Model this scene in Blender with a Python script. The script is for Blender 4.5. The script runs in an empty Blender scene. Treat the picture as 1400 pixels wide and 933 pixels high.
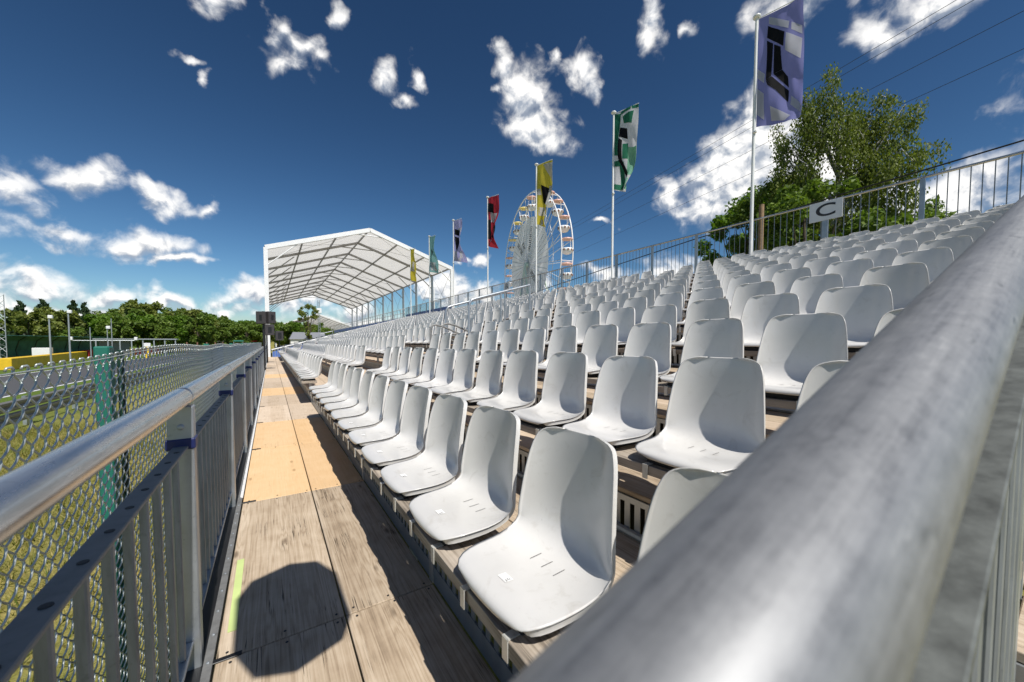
import bpy, math, random
import numpy as np
from mathutils import Vector, Matrix
R = math.radians
random.seed(7); rng = np.random.default_rng(7)
scene = bpy.context.scene
COL = scene.collection

# ------------------------------------------------------------------ camera
cam_data = bpy.data.cameras.new("camera")
cam = bpy.data.objects.new("camera", cam_data); COL.objects.link(cam)
cam_data.sensor_width = 36.0
cam_data.lens = 512.1 / 1400 * 36.0
cam_data.shift_y = 23.14 / 1400
cam_data.clip_start = 0.02; cam_data.clip_end = 4000
cam.location = (0, 0, 0)
cam.rotation_euler = (R(90 - 2.4), 0, R(-32.768))
cam_data.dof.use_dof = True
cam_data.dof.focus_distance = 3.0
cam_data.dof.aperture_fstop = 5.0
scene.camera = cam

# ------------------------------------------------------------------ sun and exposure
SUN_EL, SUN_DX = 55.8, -0.03
travel = Vector((SUN_DX, 1.0, -math.tan(R(SUN_EL)) * math.hypot(1, SUN_DX))).normalized()
sl = bpy.data.lights.new("sun", 'SUN'); sl.energy = 4.4; sl.angle = R(0.53); sl.color = (1.0, 0.955, 0.885)
so = bpy.data.objects.new("sun", sl); COL.objects.link(so)
so.rotation_euler = travel.to_track_quat('-Z', 'Y').to_euler()
scene.view_settings.view_transform = 'Standard'
scene.view_settings.look = 'None'
scene.view_settings.exposure = 0.28
scene.view_settings.gamma = 1.0
scene.render.engine = 'CYCLES'
scene.cycles.max_bounces = 6; scene.cycles.transparent_max_bounces = 8
scene.cycles.use_denoising = True

# ------------------------------------------------------------------ world: Nishita sky + clouds
def NN(nt, t, loc=(0, 0), **kw):
    n = nt.nodes.new(t)
    for k, v in kw.items(): setattr(n, k, v)
    return n
def link(nt, a, b): nt.links.new(a, b)
def mth(nt, op, a, b=None, c=None, clamp=False):
    n = nt.nodes.new('ShaderNodeMath'); n.operation = op; n.use_clamp = clamp
    for i, v in enumerate((a, b, c)):
        if v is None: continue
        if isinstance(v, (int, float)): n.inputs[i].default_value = v
        else: nt.links.new(v, n.inputs[i])
    return n.outputs[0]
def mixc(nt, fac, a, b, mode='MIX'):
    n = nt.nodes.new('ShaderNodeMix'); n.data_type = 'RGBA'; n.blend_type = mode
    for i, v in ((0, fac), (6, a), (7, b)):
        if isinstance(v, (int, float)): n.inputs[i].default_value = v
        elif isinstance(v, tuple): n.inputs[i].default_value = (v + (1,))[:4]
        else: nt.links.new(v, n.inputs[i])
    return n.outputs[2]
def noise(nt, vec, scale, detail=4, rough=0.55, dist=0.0, dim='3D'):
    n = nt.nodes.new('ShaderNodeTexNoise'); n.noise_dimensions = dim
    n.inputs['Scale'].default_value = scale; n.inputs['Detail'].default_value = detail
    n.inputs['Roughness'].default_value = rough; n.inputs['Distortion'].default_value = dist
    if vec is not None: nt.links.new(vec, n.inputs['Vector'])
    return n
def vmath(nt, op, a, b=None, c=None):
    n = nt.nodes.new('ShaderNodeVectorMath'); n.operation = op
    for i, v in enumerate((a, b, c)):
        if v is None: continue
        if isinstance(v, tuple): n.inputs[i].default_value = v
        elif isinstance(v, (int, float)): n.inputs['Scale'].default_value = v
        else: nt.links.new(v, n.inputs[i])
    return n
def ramp(nt, fac, stops):
    n = nt.nodes.new('ShaderNodeValToRGB'); e = n.color_ramp.elements
    while len(e) < len(stops): e.new(0.5)
    for el, (p, c) in zip(e, stops): el.position = p; el.color = (c + (1,))[:4] if len(c) == 3 else c
    nt.links.new(fac, n.inputs[0]); return n.outputs[0]

world = bpy.data.worlds.new("World"); scene.world = world; world.use_nodes = True
wt = world.node_tree; wt.nodes.clear()
sky = NN(wt, 'ShaderNodeTexSky'); sky.sky_type = 'NISHITA'; sky.sun_disc = False
sky.sun_elevation = R(SUN_EL); sky.sun_rotation = R(180 + math.degrees(math.atan(SUN_DX)))
sky.altitude = 400; sky.air_density = 1.0; sky.dust_density = 0.6; sky.ozone_density = 2.5
tc = NN(wt, 'ShaderNodeTexCoord')
D = tc.outputs['Generated']
n1 = noise(wt, D, 7.0, 3); n2 = noise(wt, D, 26.0, 5, .6)
w1 = vmath(wt, 'SUBTRACT', n1.outputs['Color'], (.5, .5, .5)).outputs[0]
w2 = vmath(wt, 'SUBTRACT', n2.outputs['Color'], (.5, .5, .5)).outputs[0]
w1 = vmath(wt, 'SCALE', w1, .16).outputs[0]
w2 = vmath(wt, 'SCALE', w2, .034).outputs[0]
DW = vmath(wt, 'ADD', vmath(wt, 'ADD', D, w1).outputs[0], w2).outputs[0]
DW = vmath(wt, 'NORMALIZE', DW).outputs[0]
sx = NN(wt, 'ShaderNodeSeparateXYZ'); link(wt, DW, sx.inputs[0])
az = mth(wt, 'MULTIPLY', mth(wt, 'ARCTAN2', sx.outputs[0], sx.outputs[1]), 57.29578)
el = mth(wt, 'MULTIPLY', mth(wt, 'ARCSINE', sx.outputs[2]), 57.29578)
cx = NN(wt, 'ShaderNodeCombineXYZ'); link(wt, az, cx.inputs[0]); link(wt, el, cx.inputs[1])
AE = cx.outputs[0]
# azimuth, elevation, half width, half height (degrees), strength
CLOUDS = [(-5.0, 34.6, 2.2, 1.6, .85), (3.2, 33.0, 3.0, 1.5, .9), (5.6, 32.0, 1.8, 1.3, .9), (1.0, 34.6, 1.4, 1.4, .9), (7.6, 36.8, 1.2, 1.3, .9),
          (13.8, 34.2, 2.0, 1.8, 1), (19.2, 34.9, 1.6, 1.1, .9), (17.2, 31.7, 2.0, 1.0, .8),
          (35.0, 32.3, 3.4, 2.7, 1.35), (36.3, 28.9, 3.6, 1.9, 1.35), (31.4, 35.8, 2.0, 1.4, 1), (30.4, 33.2, 1.5, .9, .7), (43.3, 34.3, 1.6, 2.3, 1), (40.6, 35.8, 1.3, 1.2, .8),
          (52.3, 37.2, 1.7, 2.6, .9), (57.0, 35.3, 1.3, 1.0, .8), (69.5, 34.6, 3.2, 2.2, 1.0),
          (80.0, 32.2, 4.6, 2.0, 1.0), (76.0, 30.6, 2.5, 1.6, .8), (88.0, 33.0, 5.0, 3.0, 1.1),
          (62.5, 21.2, 4.0, 3.3, 1.5), (65.5, 22.6, 3.4, 3.3, 1.5), (57.0, 20.0, 2.2, 2.2, 1.1), (68.5, 20.0, 3.5, 4.0, 1.3), (60.0, 17.6, 3.3, 2.4, 1.2), (72, 17.5, 4.0, 4.0, 1.2),
          (-16.2, 15.3, 3.2, 1.6, .92), (-20.6, 13.4, 2.4, 1.5, .9), (-10.4, 15.3, 2.7, 1.2, 1.0), (-5.9, 15.9, 1.5, .8, .85), (-26, 14, 5.0, 2.2, 1.1),
          (-17.6, 10.5, 2.6, 1.0, 1.0), (-11.2, 10.7, 3.1, 1.3, 1.1), (-8.6, 9.0, 1.7, .8, .9), (-24.0, 9.6, 3.0, 1.3, 1),
          (-18.6, 5.8, 3.8, 1.3, 1.05), (-14.0, 5.2, 3.2, 1.0, 1.05), (-17.0, 3.7, 6.0, 1.0, 1.1), (-26, 5.0, 6.0, 2.0, 1.2),
          (-8.3, 4.4, 2.0, .9, 1.1), (-2.2, 5.4, 2.6, 1.5, 1.2), (-5.0, 3.4, 3.2, 1.0, 1.1), (2.0, 5.2, 2.6, 2.0, 1.2), (5.0, 6.6, 2.2, 1.5, 1), (11.0, 5.0, 3.2, 2.2, 1.1), (9.0, 3.0, 8.0, 1.6, 1),
          (28.9, 12.4, 1.7, 1.2, 1), (23.6, 8.4, 3.3, 2.0, 1.2), (20.5, 7.6, 2.3, 1.5, 1), (28.5, 7.0, 3.0, 1.6, 1), (26.4, 12.6, 1.2, .5, .7), (24.8, 12.0, 1.2, .6, .7),
          (-7.9, 29.7, 1.3, .6, .8), (-6.4, 28.4, .7, .8, .7), (45.8, 17.2, 1.6, .45, .8), (36.0, 9.0, 3.0, 1.6, .9), (47.0, 9.0, 4.0, 1.5, .9), (55.0, 10.0, 4, 2, 1),
          (80, 14, 6, 3, 1.1), (95, 20, 7, 4, 1.2), (110, 32, 7, 4, 1.1), (-40, 24, 5, 3, 1.1), (-50, 12, 8, 3, 1.2), (130, 16, 9, 4, 1.1), (-75, 30, 7, 4, 1.1), (-100, 14, 9, 4, 1.1), (155, 26, 6, 3, 1.0), (-140, 20, 8, 4, 1.1)]
def cloud_field(up):
    field = None
    for a, e, ra, re_, s in CLOUDS:
        d = vmath(wt, 'MULTIPLY_ADD', AE, (1 / ra, 1 / re_, 0), (-a / ra, (up - e) / re_, 0)).outputs[0]
        L = vmath(wt, 'LENGTH', d).outputs['Value']
        v = mth(wt, 'MULTIPLY_ADD', L, -1.0, s)
        field = v if field is None else mth(wt, 'SMOOTH_MAX', field, v, .25)
    return field
field, field_up = cloud_field(0.0), cloud_field(0.8)
fb = noise(wt, D, 24.0, 9, .56, .35).outputs['Fac']
offv = vmath(wt, 'ADD', D, (0.004, -0.002, 0.014)).outputs[0]
fb2 = noise(wt, offv, 24.0, 5, .56, .35).outputs['Fac']
fbig = noise(wt, D, 9.0, 4, .55).outputs['Fac']
dens = mth(wt, 'ADD', field, mth(wt, 'MULTIPLY_ADD', fb, 1.8, -.74))
dens = mth(wt, 'ADD', dens, mth(wt, 'MULTIPLY_ADD', fbig, 1.2, -.60))
mr = NN(wt, 'ShaderNodeMapRange'); mr.interpolation_type = 'SMOOTHSTEP'
link(wt, dens, mr.inputs[0]); mr.inputs[1].default_value = -.18; mr.inputs[2].default_value = 1.0
cover = mr.outputs[0]
relief = mth(wt, 'MULTIPLY_ADD', mth(wt, 'SUBTRACT', fb, fb2), 4.2, .60)
relief = mth(wt, 'ADD', relief, mth(wt, 'MULTIPLY_ADD', fbig, .9, -.45))
relief = mth(wt, 'ADD', relief, mth(wt, 'MULTIPLY', mth(wt, 'SUBTRACT', field, field_up), 1.0), clamp=True)
ccol = mixc(wt, relief, (4.4, 5.0, 6.0), (12.6, 12.4, 12.1))
# thin edges let the sky through
hs = NN(wt, 'ShaderNodeHueSaturation'); hs.inputs['Hue'].default_value = .490; hs.inputs['Saturation'].default_value = 1.04; hs.inputs['Value'].default_value = 1.0
link(wt, sky.outputs[0], hs.inputs['Color'])
gm = NN(wt, 'ShaderNodeGamma'); gm.inputs[1].default_value = 1.58
link(wt, vmath(wt, 'SCALE', hs.outputs[0], .105).outputs[0], gm.inputs[0])
deep = vmath(wt, 'SCALE', gm.outputs[0], 12.0).outputs[0]
skycol = mixc(wt, cover, deep, ccol)
bg = NN(wt, 'ShaderNodeBackground'); bg.inputs[1].default_value = 0.075
link(wt, skycol, bg.inputs[0])
wo = NN(wt, 'ShaderNodeOutputWorld'); link(wt, bg.outputs[0], wo.inputs[0])
world.cycles.sampling_method = 'MANUAL'; world.cycles.sample_map_resolution = 512

# ------------------------------------------------------------------ materials
def new_mat(name):
    m = bpy.data.materials.new(name); m.use_nodes = True
    nt = m.node_tree; b = nt.nodes['Principled BSDF']
    return m, nt, b
def objvec(nt, scale=(1, 1, 1), rand=True):
    t = NN(nt, 'ShaderNodeTexCoord'); v = t.outputs['Object']
    if rand:
        oi = NN(nt, 'ShaderNodeObjectInfo')
        r = vmath(nt, 'SCALE', (37.0, 91.0, 53.0), None); link(nt, oi.outputs['Random'], r.inputs['Scale'])
        v = vmath(nt, 'ADD', v, r.outputs[0]).outputs[0]
    return vmath(nt, 'MULTIPLY', v, scale).outputs[0]
def bump(nt, b, h, strength=.3, dist=.002):
    n = NN(nt, 'ShaderNodeBump'); n.inputs['Strength'].default_value = strength; n.inputs['Distance'].default_value = dist
    link(nt, h, n.inputs['Height']); link(nt, n.outputs[0], b.inputs['Normal'])
def simple(name, col, rough=.5, metal=0.0, var=.15, scale=8.0, bmp=0.0, spec=.5):
    m, nt, b = new_mat(name)
    v = objvec(nt); n = noise(nt, v, scale, 5, .6).outputs['Fac']
    lo = tuple(c * (1 - var) for c in col); hi = tuple(min(1, c * (1 + var)) for c in col)
    link(nt, ramp(nt, n, [(.3, lo), (.7, hi)]), b.inputs['Base Color'])
    b.inputs['Roughness'].default_value = rough; b.inputs['Metallic'].default_value = metal
    b.inputs['Specular IOR Level'].default_value = spec
    if bmp: bump(nt, b, n, bmp)
    return m
def wood(name, dark, mid, light, strip=.11, ring=.16, rough=.8, knots=True, bstr=.35, crack=.5, fine_w=.55, tintv=.22):
    m, nt, b = new_mat(name)
    t = NN(nt, 'ShaderNodeTexCoord'); oi = NN(nt, 'ShaderNodeObjectInfo')
    r = vmath(nt, 'SCALE', (3.7, 9.1, 5.3), None); link(nt, oi.outputs['Random'], r.inputs['Scale'])
    v0 = vmath(nt, 'ADD', t.outputs['Object'], r.outputs[0]).outputs[0]
    sp_ = NN(nt, 'ShaderNodeSeparateXYZ'); link(nt, v0, sp_.inputs[0])
    sid = mth(nt, 'FLOOR', mth(nt, 'DIVIDE', sp_.outputs[0], strip))
    wn = NN(nt, 'ShaderNodeTexWhiteNoise'); wn.noise_dimensions = '1D'; link(nt, sid, wn.inputs['W'])
    sh_ = vmath(nt, 'SCALE', (1.3, 17.0, 3.1), None); link(nt, wn.outputs['Value'], sh_.inputs['Scale'])
    v1 = vmath(nt, 'ADD', v0, sh_.outputs[0]).outputs[0]
    # knots bend the grain round them
    vo = NN(nt, 'ShaderNodeTexVoronoi'); vo.inputs['Scale'].default_value = 1.0
    link(nt, vmath(nt, 'MULTIPLY', v1, (7.0, 2.3, .1)).outputs[0], vo.inputs['Vector'])
    kd = vo.outputs['Distance']
    bend = mth(nt, 'MULTIPLY', mth(nt, 'POWER', 2.718, mth(nt, 'MULTIPLY', mth(nt, 'MULTIPLY', kd, kd), -14.0)), .45 if knots else .05)
    broad = noise(nt, vmath(nt, 'MULTIPLY', v1, (15, .5, 4)).outputs[0], 1.0, 3, .5, .15).outputs['Fac']
    ph_ = mth(nt, 'ADD', mth(nt, 'MULTIPLY', broad, 60.0), mth(nt, 'MULTIPLY', bend, 26.0))
    rings = mth(nt, 'POWER', mth(nt, 'MULTIPLY_ADD', mth(nt, 'SINE', ph_), .5, .5), 1.8)
    fine = noise(nt, vmath(nt, 'MULTIPLY', v1, (150, 2.2, 150)).outputs[0], 1.0, 4, .65).outputs['Fac']
    blot = noise(nt, v0, 4.0, 5, .65).outputs['Fac']
    f = mth(nt, 'ADD', mth(nt, 'MULTIPLY', rings, -ring), mth(nt, 'MULTIPLY_ADD', fine, fine_w, .60 - fine_w * .5))
    f = mth(nt, 'ADD', f, mth(nt, 'MULTIPLY_ADD', blot, .55, -.275))
    f = mth(nt, 'ADD', f, mth(nt, 'MULTIPLY_ADD', wn.outputs['Value'], .16, -.08))
    c = ramp(nt, f, [(.16, dark), (.44, mid), (.74, light)])
    ck = noise(nt, vmath(nt, 'MULTIPLY', v1, (46, .9, 46)).outputs[0], 1.0, 3, .6, .2).outputs['Fac']
    cm = NN(nt, 'ShaderNodeMapRange'); link(nt, mth(nt, 'ABSOLUTE', mth(nt, 'SUBTRACT', ck, .5)), cm.inputs[0]); cm.inputs[1].default_value = .004; cm.inputs[2].default_value = .016; cm.inputs[3].default_value = 1; cm.inputs[4].default_value = 0
    gate = NN(nt, 'ShaderNodeMapRange'); link(nt, noise(nt, v1, 3.1, 3).outputs['Fac'], gate.inputs[0]); gate.inputs[1].default_value = .5; gate.inputs[2].default_value = .62
    cr = mth(nt, 'MULTIPLY', mth(nt, 'MULTIPLY', cm.outputs[0], gate.outputs[0]), crack)
    c = mixc(nt, cr, c, tuple(x * .35 for x in dark))
    if knots:
        k = NN(nt, 'ShaderNodeMapRange'); link(nt, kd, k.inputs[0])
        k.inputs[1].default_value = .05; k.inputs[2].default_value = .12; k.inputs[3].default_value = 1; k.inputs[4].default_value = 0
        c = mixc(nt, mth(nt, 'MULTIPLY', k.outputs[0], .7), c, tuple(x * .7 for x in dark))
    tint = mth(nt, 'MULTIPLY_ADD', oi.outputs['Random'], tintv, 1 - tintv / 2)
    tn = NN(nt, 'ShaderNodeCombineXYZ')
    for i in range(3): link(nt, tint, tn.inputs[i])
    c = mixc(nt, 1.0, c, tn.outputs[0], 'MULTIPLY')
    link(nt, c, b.inputs['Base Color']); b.inputs['Roughness'].default_value = rough
    b.inputs['Specular IOR Level'].default_value = .25
    bump(nt, b, mth(nt, 'SUBTRACT', mth(nt, 'ADD', mth(nt, 'MULTIPLY', rings, -.4), fine), mth(nt, 'MULTIPLY', cr, 1.5)), bstr, .0015)
    return m
def metal(name, col, rough, stretch=(6, 6, 6), var=.25, rv=.15, metallic=.9, spots=True):
    m, nt, b = new_mat(name)
    v = objvec(nt, stretch)
    n = noise(nt, v, 1.0, 6, .65, .2).outputs['Fac']
    n_ = noise(nt, objvec(nt), 55.0, 3, .6).outputs['Fac']
    lo = tuple(c * (1 - var) for c in col); hi = tuple(min(1, c * (1 + var * .6)) for c in col)
    c = ramp(nt, n, [(.28, lo), (.5, col), (.72, hi)])
    if spots:
        s = NN(nt, 'ShaderNodeMapRange'); link(nt, n_, s.inputs[0]); s.inputs[1].default_value = .62; s.inputs[2].default_value = .74
        c = mixc(nt, mth(nt, 'MULTIPLY', s.outputs[0], .35), c, tuple(x * .45 for x in col))
    link(nt, c, b.inputs['Base Color']); b.inputs['Metallic'].default_value = metallic
    link(nt, mth(nt, 'MULTIPLY_ADD', n, rv * 2, rough - rv), b.inputs['Roughness'])
    bump(nt, b, n_, .06, .001)
    return m
def leafmat(name, c0, c1, c2, trans=.35):
    m, nt, b = new_mat(name)
    g = NN(nt, 'ShaderNodeNewGeometry')
    c = ramp(nt, g.outputs['Random Per Island'], [(0.0, c0), (.55, c1), (1.0, c2)])
    link(nt, c, b.inputs['Base Color']); b.inputs['Roughness'].default_value = .55
    b.inputs['Specular IOR Level'].default_value = .3
    tr = NN(nt, 'ShaderNodeBsdfTranslucent')
    link(nt, mixc(nt, 1.0, c, (1.0, 1.05, .45), 'MULTIPLY'), tr.inputs[0])
    mx = NN(nt, 'ShaderNodeMixShader'); mx.inputs[0].default_value = trans
    link(nt, b.outputs[0], mx.inputs[1]); link(nt, tr.outputs[0], mx.inputs[2])
    link(nt, mx.outputs[0], nt.nodes['Material Output'].inputs[0])
    return m
def fabric(name, col, trans=.4, rough=.6):
    m, nt, b = new_mat(name)
    n = noise(nt, objvec(nt), 3.0, 4).outputs['Fac']
    c = ramp(nt, n, [(.3, tuple(x * .93 for x in col)), (.7, col)])
    link(nt, c, b.inputs['Base Color']); b.inputs['Roughness'].default_value = rough; b.inputs['Specular IOR Level'].default_value = .12
    tr = NN(nt, 'ShaderNodeBsdfTranslucent'); link(nt, c, tr.inputs[0])
    mx = NN(nt, 'ShaderNodeMixShader'); mx.inputs[0].default_value = trans
    link(nt, b.outputs[0], mx.inputs[1]); link(nt, tr.outputs[0], mx.inputs[2])
    link(nt, mx.outputs[0], nt.nodes['Material Output'].inputs[0])
    return m

M = {}
# seat plastic: pale grey with scuffs
m, nt, b = new_mat('seat_plastic')
v = objvec(nt); n = noise(nt, v, 5.0, 5, .6).outputs['Fac']; nf = noise(nt, v, 90.0, 2, .6).outputs['Fac']
oi = NN(nt, 'ShaderNodeObjectInfo')
c = ramp(nt, n, [(.25, (.60, .59, .57)), (.6, (.65, .64, .62)), (.8, (.675, .665, .645))])
sp = NN(nt, 'ShaderNodeMapRange'); link(nt, nf, sp.inputs[0]); sp.inputs[1].default_value = .73; sp.inputs[2].default_value = .80
c = mixc(nt, mth(nt, 'MULTIPLY', sp.outputs[0], .45), c, (.30, .29, .27))
sc_ = noise(nt, vmath(nt, 'MULTIPLY', v, (14, 90, 14)).outputs[0], 1.0, 3, .6).outputs['Fac']
sm = NN(nt, 'ShaderNodeMapRange'); link(nt, sc_, sm.inputs[0]); sm.inputs[1].default_value = .68; sm.inputs[2].default_value = .8
c = mixc(nt, mth(nt, 'MULTIPLY', sm.outputs[0], .12), c, (.4, .39, .36))
link(nt, c, b.inputs['Base Color'])
tv = mth(nt, 'MULTIPLY_ADD', oi.outputs['Random'], .10, .93)
tw = NN(nt, 'ShaderNodeCombineXYZ')
for i in range(3): link(nt, mth(nt, 'POWER', tv, (1.0, 1.05, 1.25)[i]), tw.inputs[i])
st2 = NN(nt, 'ShaderNodeMapRange'); link(nt, noise(nt, v, 11.0, 6, .7, 1.0).outputs['Fac'], st2.inputs[0]); st2.inputs[1].default_value = .56; st2.inputs[2].default_value = .72
c = mixc(nt, mth(nt, 'MULTIPLY', st2.outputs[0], .40), c, (.45, .425, .38))
link(nt, mixc(nt, 1.0, c, tw.outputs[0], 'MULTIPLY'), b.inputs['Base Color'])
link(nt, mth(nt, 'MULTIPLY_ADD', n, .20, .08), b.inputs['Roughness'])
b.inputs['Specular IOR Level'].default_value = .6
bump(nt, b, noise(nt, v, 9.0, 2).outputs['Fac'], .05, .004)
M['seat'] = m
M['dark'] = simple('dark_plastic', (.02, .02, .022), .6)
M['slot'] = simple('slot_dark', (.06, .055, .05), .8)
M['sticker'] = simple('sticker_paper', (.82, .82, .80), .5, var=.05)
M['ink'] = simple('ink', (.03, .03, .035), .6)
M['wood_old'] = wood('weathered_wood', (.16, .115, .076), (.385, .30, .212), (.55, .455, .345), ring=.14, crack=.9)
M['wood_new'] = wood('fresh_plywood', (.50, .30, .14), (.66, .44, .235), (.72, .51, .30), strip=.3, ring=.07, knots=True, bstr=.1, crack=.25, fine_w=.3, tintv=.12)
M['wood_tan'] = wood('tan_wood', (.32, .23, .16), (.52, .41, .30), (.62, .51, .40), strip=.2, ring=.10, bstr=.2, crack=.4, fine_w=.4)
M['wood_grey'] = wood('grey_plank', (.11, .092, .075), (.30, .255, .205), (.46, .40, .33), strip=.3, ring=.22, crack=.7)
M['steel_skytint'] = metal('steel_sky_tinted', (.20, .25, .31), .35, (9, 9, 5), metallic=.55)  # front riser steel, blue sky reflection tinted into the base colour
M['steel'] = metal('galvanised_steel', (.40, .43, .46), .40, (9, 9, 5), metallic=.65)
M['tube'] = metal('scuffed_aluminium', (.52, .525, .53), .27, (30, 4, 30), var=.30, rv=.10)
m, nt, b = new_mat('scuffed_tube_near')
v = objvec(nt, rand=False)
st_ = noise(nt, vmath(nt, 'MULTIPLY', v, (5, 110, 110)).outputs[0], 1.0, 5, .65).outputs['Fac']
sp2 = noise(nt, vmath(nt, 'MULTIPLY', v, (60, 90, 90)).outputs[0], 1.0, 3, .7).outputs['Fac']
bl_ = noise(nt, v, 16.0, 4, .6).outputs['Fac']
f = mth(nt, 'ADD', mth(nt, 'MULTIPLY', st_, .45), mth(nt, 'ADD', mth(nt, 'MULTIPLY', sp2, .30), mth(nt, 'MULTIPLY_ADD', bl_, .15, .075)))
c = ramp(nt, f, [(.36, (.13, .135, .143)), (.50, (.225, .23, .238)), (.58, (.26, .265, .272)), (.72, (.38, .38, .38))])
nk = NN(nt, 'ShaderNodeMapRange'); link(nt, noise(nt, vmath(nt, 'MULTIPLY', v, (25, 60, 60)).outputs[0], 1.0, 2, .5).outputs['Fac'], nk.inputs[0]); nk.inputs[1].default_value = .68; nk.inputs[2].default_value = .76
c = mixc(nt, mth(nt, 'MULTIPLY', nk.outputs[0], .55), c, (.08, .085, .09))
link(nt, c, b.inputs['Base Color']); b.inputs['Metallic'].default_value = .45; b.inputs['Specular IOR Level'].default_value = .4
link(nt, mth(nt, 'MULTIPLY_ADD', f, .3, .36), b.inputs['Roughness'])
bump(nt, b, sp2, .08, .001); M['tube_x'] = m
M['bar'] = metal('galvanised_bar', (.25, .27, .29), .5, (40, 40, 6), var=.3, metallic=.35)
M['shaded_zinc'] = simple('weathered_zinc_shaded', (.105, .112, .105), .6, .2, .45, 30)  # zinc of the near flat bar, darkened to carry a cast shadow
M['flatbar'] = metal('dull_flat_bar', (.24, .24, .235), .6, (20, 20, 20), var=.25, metallic=.45)
M['zinc'] = metal('zinc_clip', (.70, .70, .66), .4, (40, 40, 40), var=.12, metallic=.4)
M['rust'] = simple('rusty_steel', (.16, .07, .035), .85, 0.2, .5, 18)
M['shade_sheet'] = simple('shade_dark', (.022, .017, .014), .9, 0, .5, 9)  # near-black colour standing for the shade behind the riser slots
M['blue'] = simple('blue_collar', (.012, .02, .10), .45)
M['bluecloth'] = simple('blue_sheeting', (.10, .20, .55), .6, var=.25, scale=2)
M['black'] = simple('black_steel', (.012, .012, .013), .45)
M['speaker'] = simple('speaker_grille', (.045, .04, .042), .6)
M['white'] = simple('white_paint', (.78, .78, .78), .4, var=.06)
M['whitepole'] = simple('white_mast', (.74, .75, .74), .35, var=.08, scale=3)
M['green'] = simple('green_paint', (.012, .145, .105), .5, var=.08, scale=5)
M['darkgreen'] = simple('dark_green_coating', (.01, .04, .028), .4)
M['wire'] = simple('coated_wire', (.50, .54, .53), .30, .5, .12, 30)
M['tape'] = simple('luminous_tape', (.55, .66, .26), .6, var=.08)
M['yellow'] = simple('yellow_paint', (.72, .46, .015), .55, var=.15, scale=2)
M['red'] = simple('red_paint', (.45, .03, .03), .55, var=.15, scale=2)
M['coral'] = simple('coral_roof', (.68, .40, .33), .5, var=.1)
M['gyellow'] = simple('yellow_roof', (.80, .64, .20), .5, var=.1)
M['membrane'] = fabric('tent_membrane', (.82, .80, .77), .52, .45)
M['tentframe'] = simple('tent_frame', (.30, .29, .28), .5, .3, .15, 3)
M['palesteel'] = simple('pale_steel', (.40, .43, .45), .45, .5, .12, 4)
M['disc'] = fabric('wheel_canvas', (.93, .93, .95), .5)
M['palegreen'] = simple('pale_green_steel', (.55, .66, .56), .5, var=.15, scale=1)
M['container'] = simple('blue_container', (.10, .25, .50), .6)
M['brownpost'] = simple('rusty_brown_post', (.20, .10, .06), .8)
M['timber'] = simple('timber_pole', (.26, .17, .10), .85, 0, .3, 10)
M['cable'] = simple('black_cable', (.006, .006, .007), .5)
M['grey_roof'] = simple('grey_roofing', (.20, .21, .23), .6)
M['bark'] = simple('dark_bark', (.085, .065, .05), .9, 0, .4, 12)
m, nt, b = new_mat('birch_bark')
v = objvec(nt, (2, 2, 9)); n = noise(nt, v, 1.6, 5, .7).outputs['Fac']
link(nt, ramp(nt, n, [(.40, (.05, .045, .04)), (.50, (.42, .41, .38)), (.8, (.55, .54, .50))]), b.inputs['Base Color']); b.inputs['Roughness'].default_value = .8
M['birch'] = m
M['leaf_birch'] = leafmat('birch_leaves', (.085, .125, .020), (.155, .20, .032), (.25, .295, .055), .45)
M['leaf_bright'] = leafmat('bright_leaves', (.07, .15, .012), (.13, .24, .025), (.20, .32, .04), .45)
M['leaf_mid'] = leafmat('broad_leaves', (.075, .135, .020), (.14, .22, .034), (.22, .30, .06), .42)
M['leaf_olive'] = leafmat('olive_leaves', (.11, .145, .03), (.18, .22, .045), (.26, .29, .07), .4)
M['leaf_dark'] = leafmat('needle_leaves', (.014, .034, .012), (.026, .052, .018), (.048, .08, .026), .15)
# person
M['cloth'] = simple('dark_jacket', (.05, .06, .08), .8)
M['straw'] = simple('straw_hat', (.45, .36, .2), .8)
M['skin'] = simple('skin', (.52, .32, .23), .5)
# asphalt, grass ground
m, nt, b = new_mat('asphalt')
v = objvec(nt, rand=False); n = noise(nt, v, 40, 4, .7).outputs['Fac']; n2_ = noise(nt, v, .25, 4).outputs['Fac']
c = ramp(nt, n, [(.3, (.045, .046, .05)), (.7, (.085, .085, .09))]); c = mixc(nt, n2_, c, (.075, .074, .076))
link(nt, c, b.inputs['Base Color']); b.inputs['Roughness'].default_value = .8; M['asphalt'] = m
m, nt, b = new_mat('grass_ground')
v = objvec(nt, rand=False); na = noise(nt, v, .7, 5, .6).outputs['Fac']; nb = noise(nt, v, 14, 5, .7).outputs['Fac']
s_ = NN(nt, 'ShaderNodeSeparateXYZ'); link(nt, v, s_.inputs[0])
near = NN(nt, 'ShaderNodeMapRange'); link(nt, s_.outputs[0], near.inputs[0]); near.inputs[1].default_value = -8; near.inputs[2].default_value = -4
dry = ramp(nt, nb, [(.3, (.17, .15, .04)), (.55, (.36, .29, .10)), (.75, (.48, .39, .18))])
grn = ramp(nt, nb, [(.3, (.06, .10, .018)), (.7, (.14, .20, .035))])
f = mth(nt, 'MULTIPLY', near.outputs[0], mth(nt, 'MULTIPLY_ADD', na, 1.6, -.15), clamp=True)
link(nt, mixc(nt, f, grn, dry), b.inputs['Base Color']); b.inputs['Roughness'].default_value = .95; b.inputs['Specular IOR Level'].default_value = .1
bump(nt, b, nb, .8, .05); M['ground'] = m
M['grassblade'] = leafmat('grass_blades', (.10, .145, .022), (.28, .26, .055), (.52, .42, .17), .45)

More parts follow.
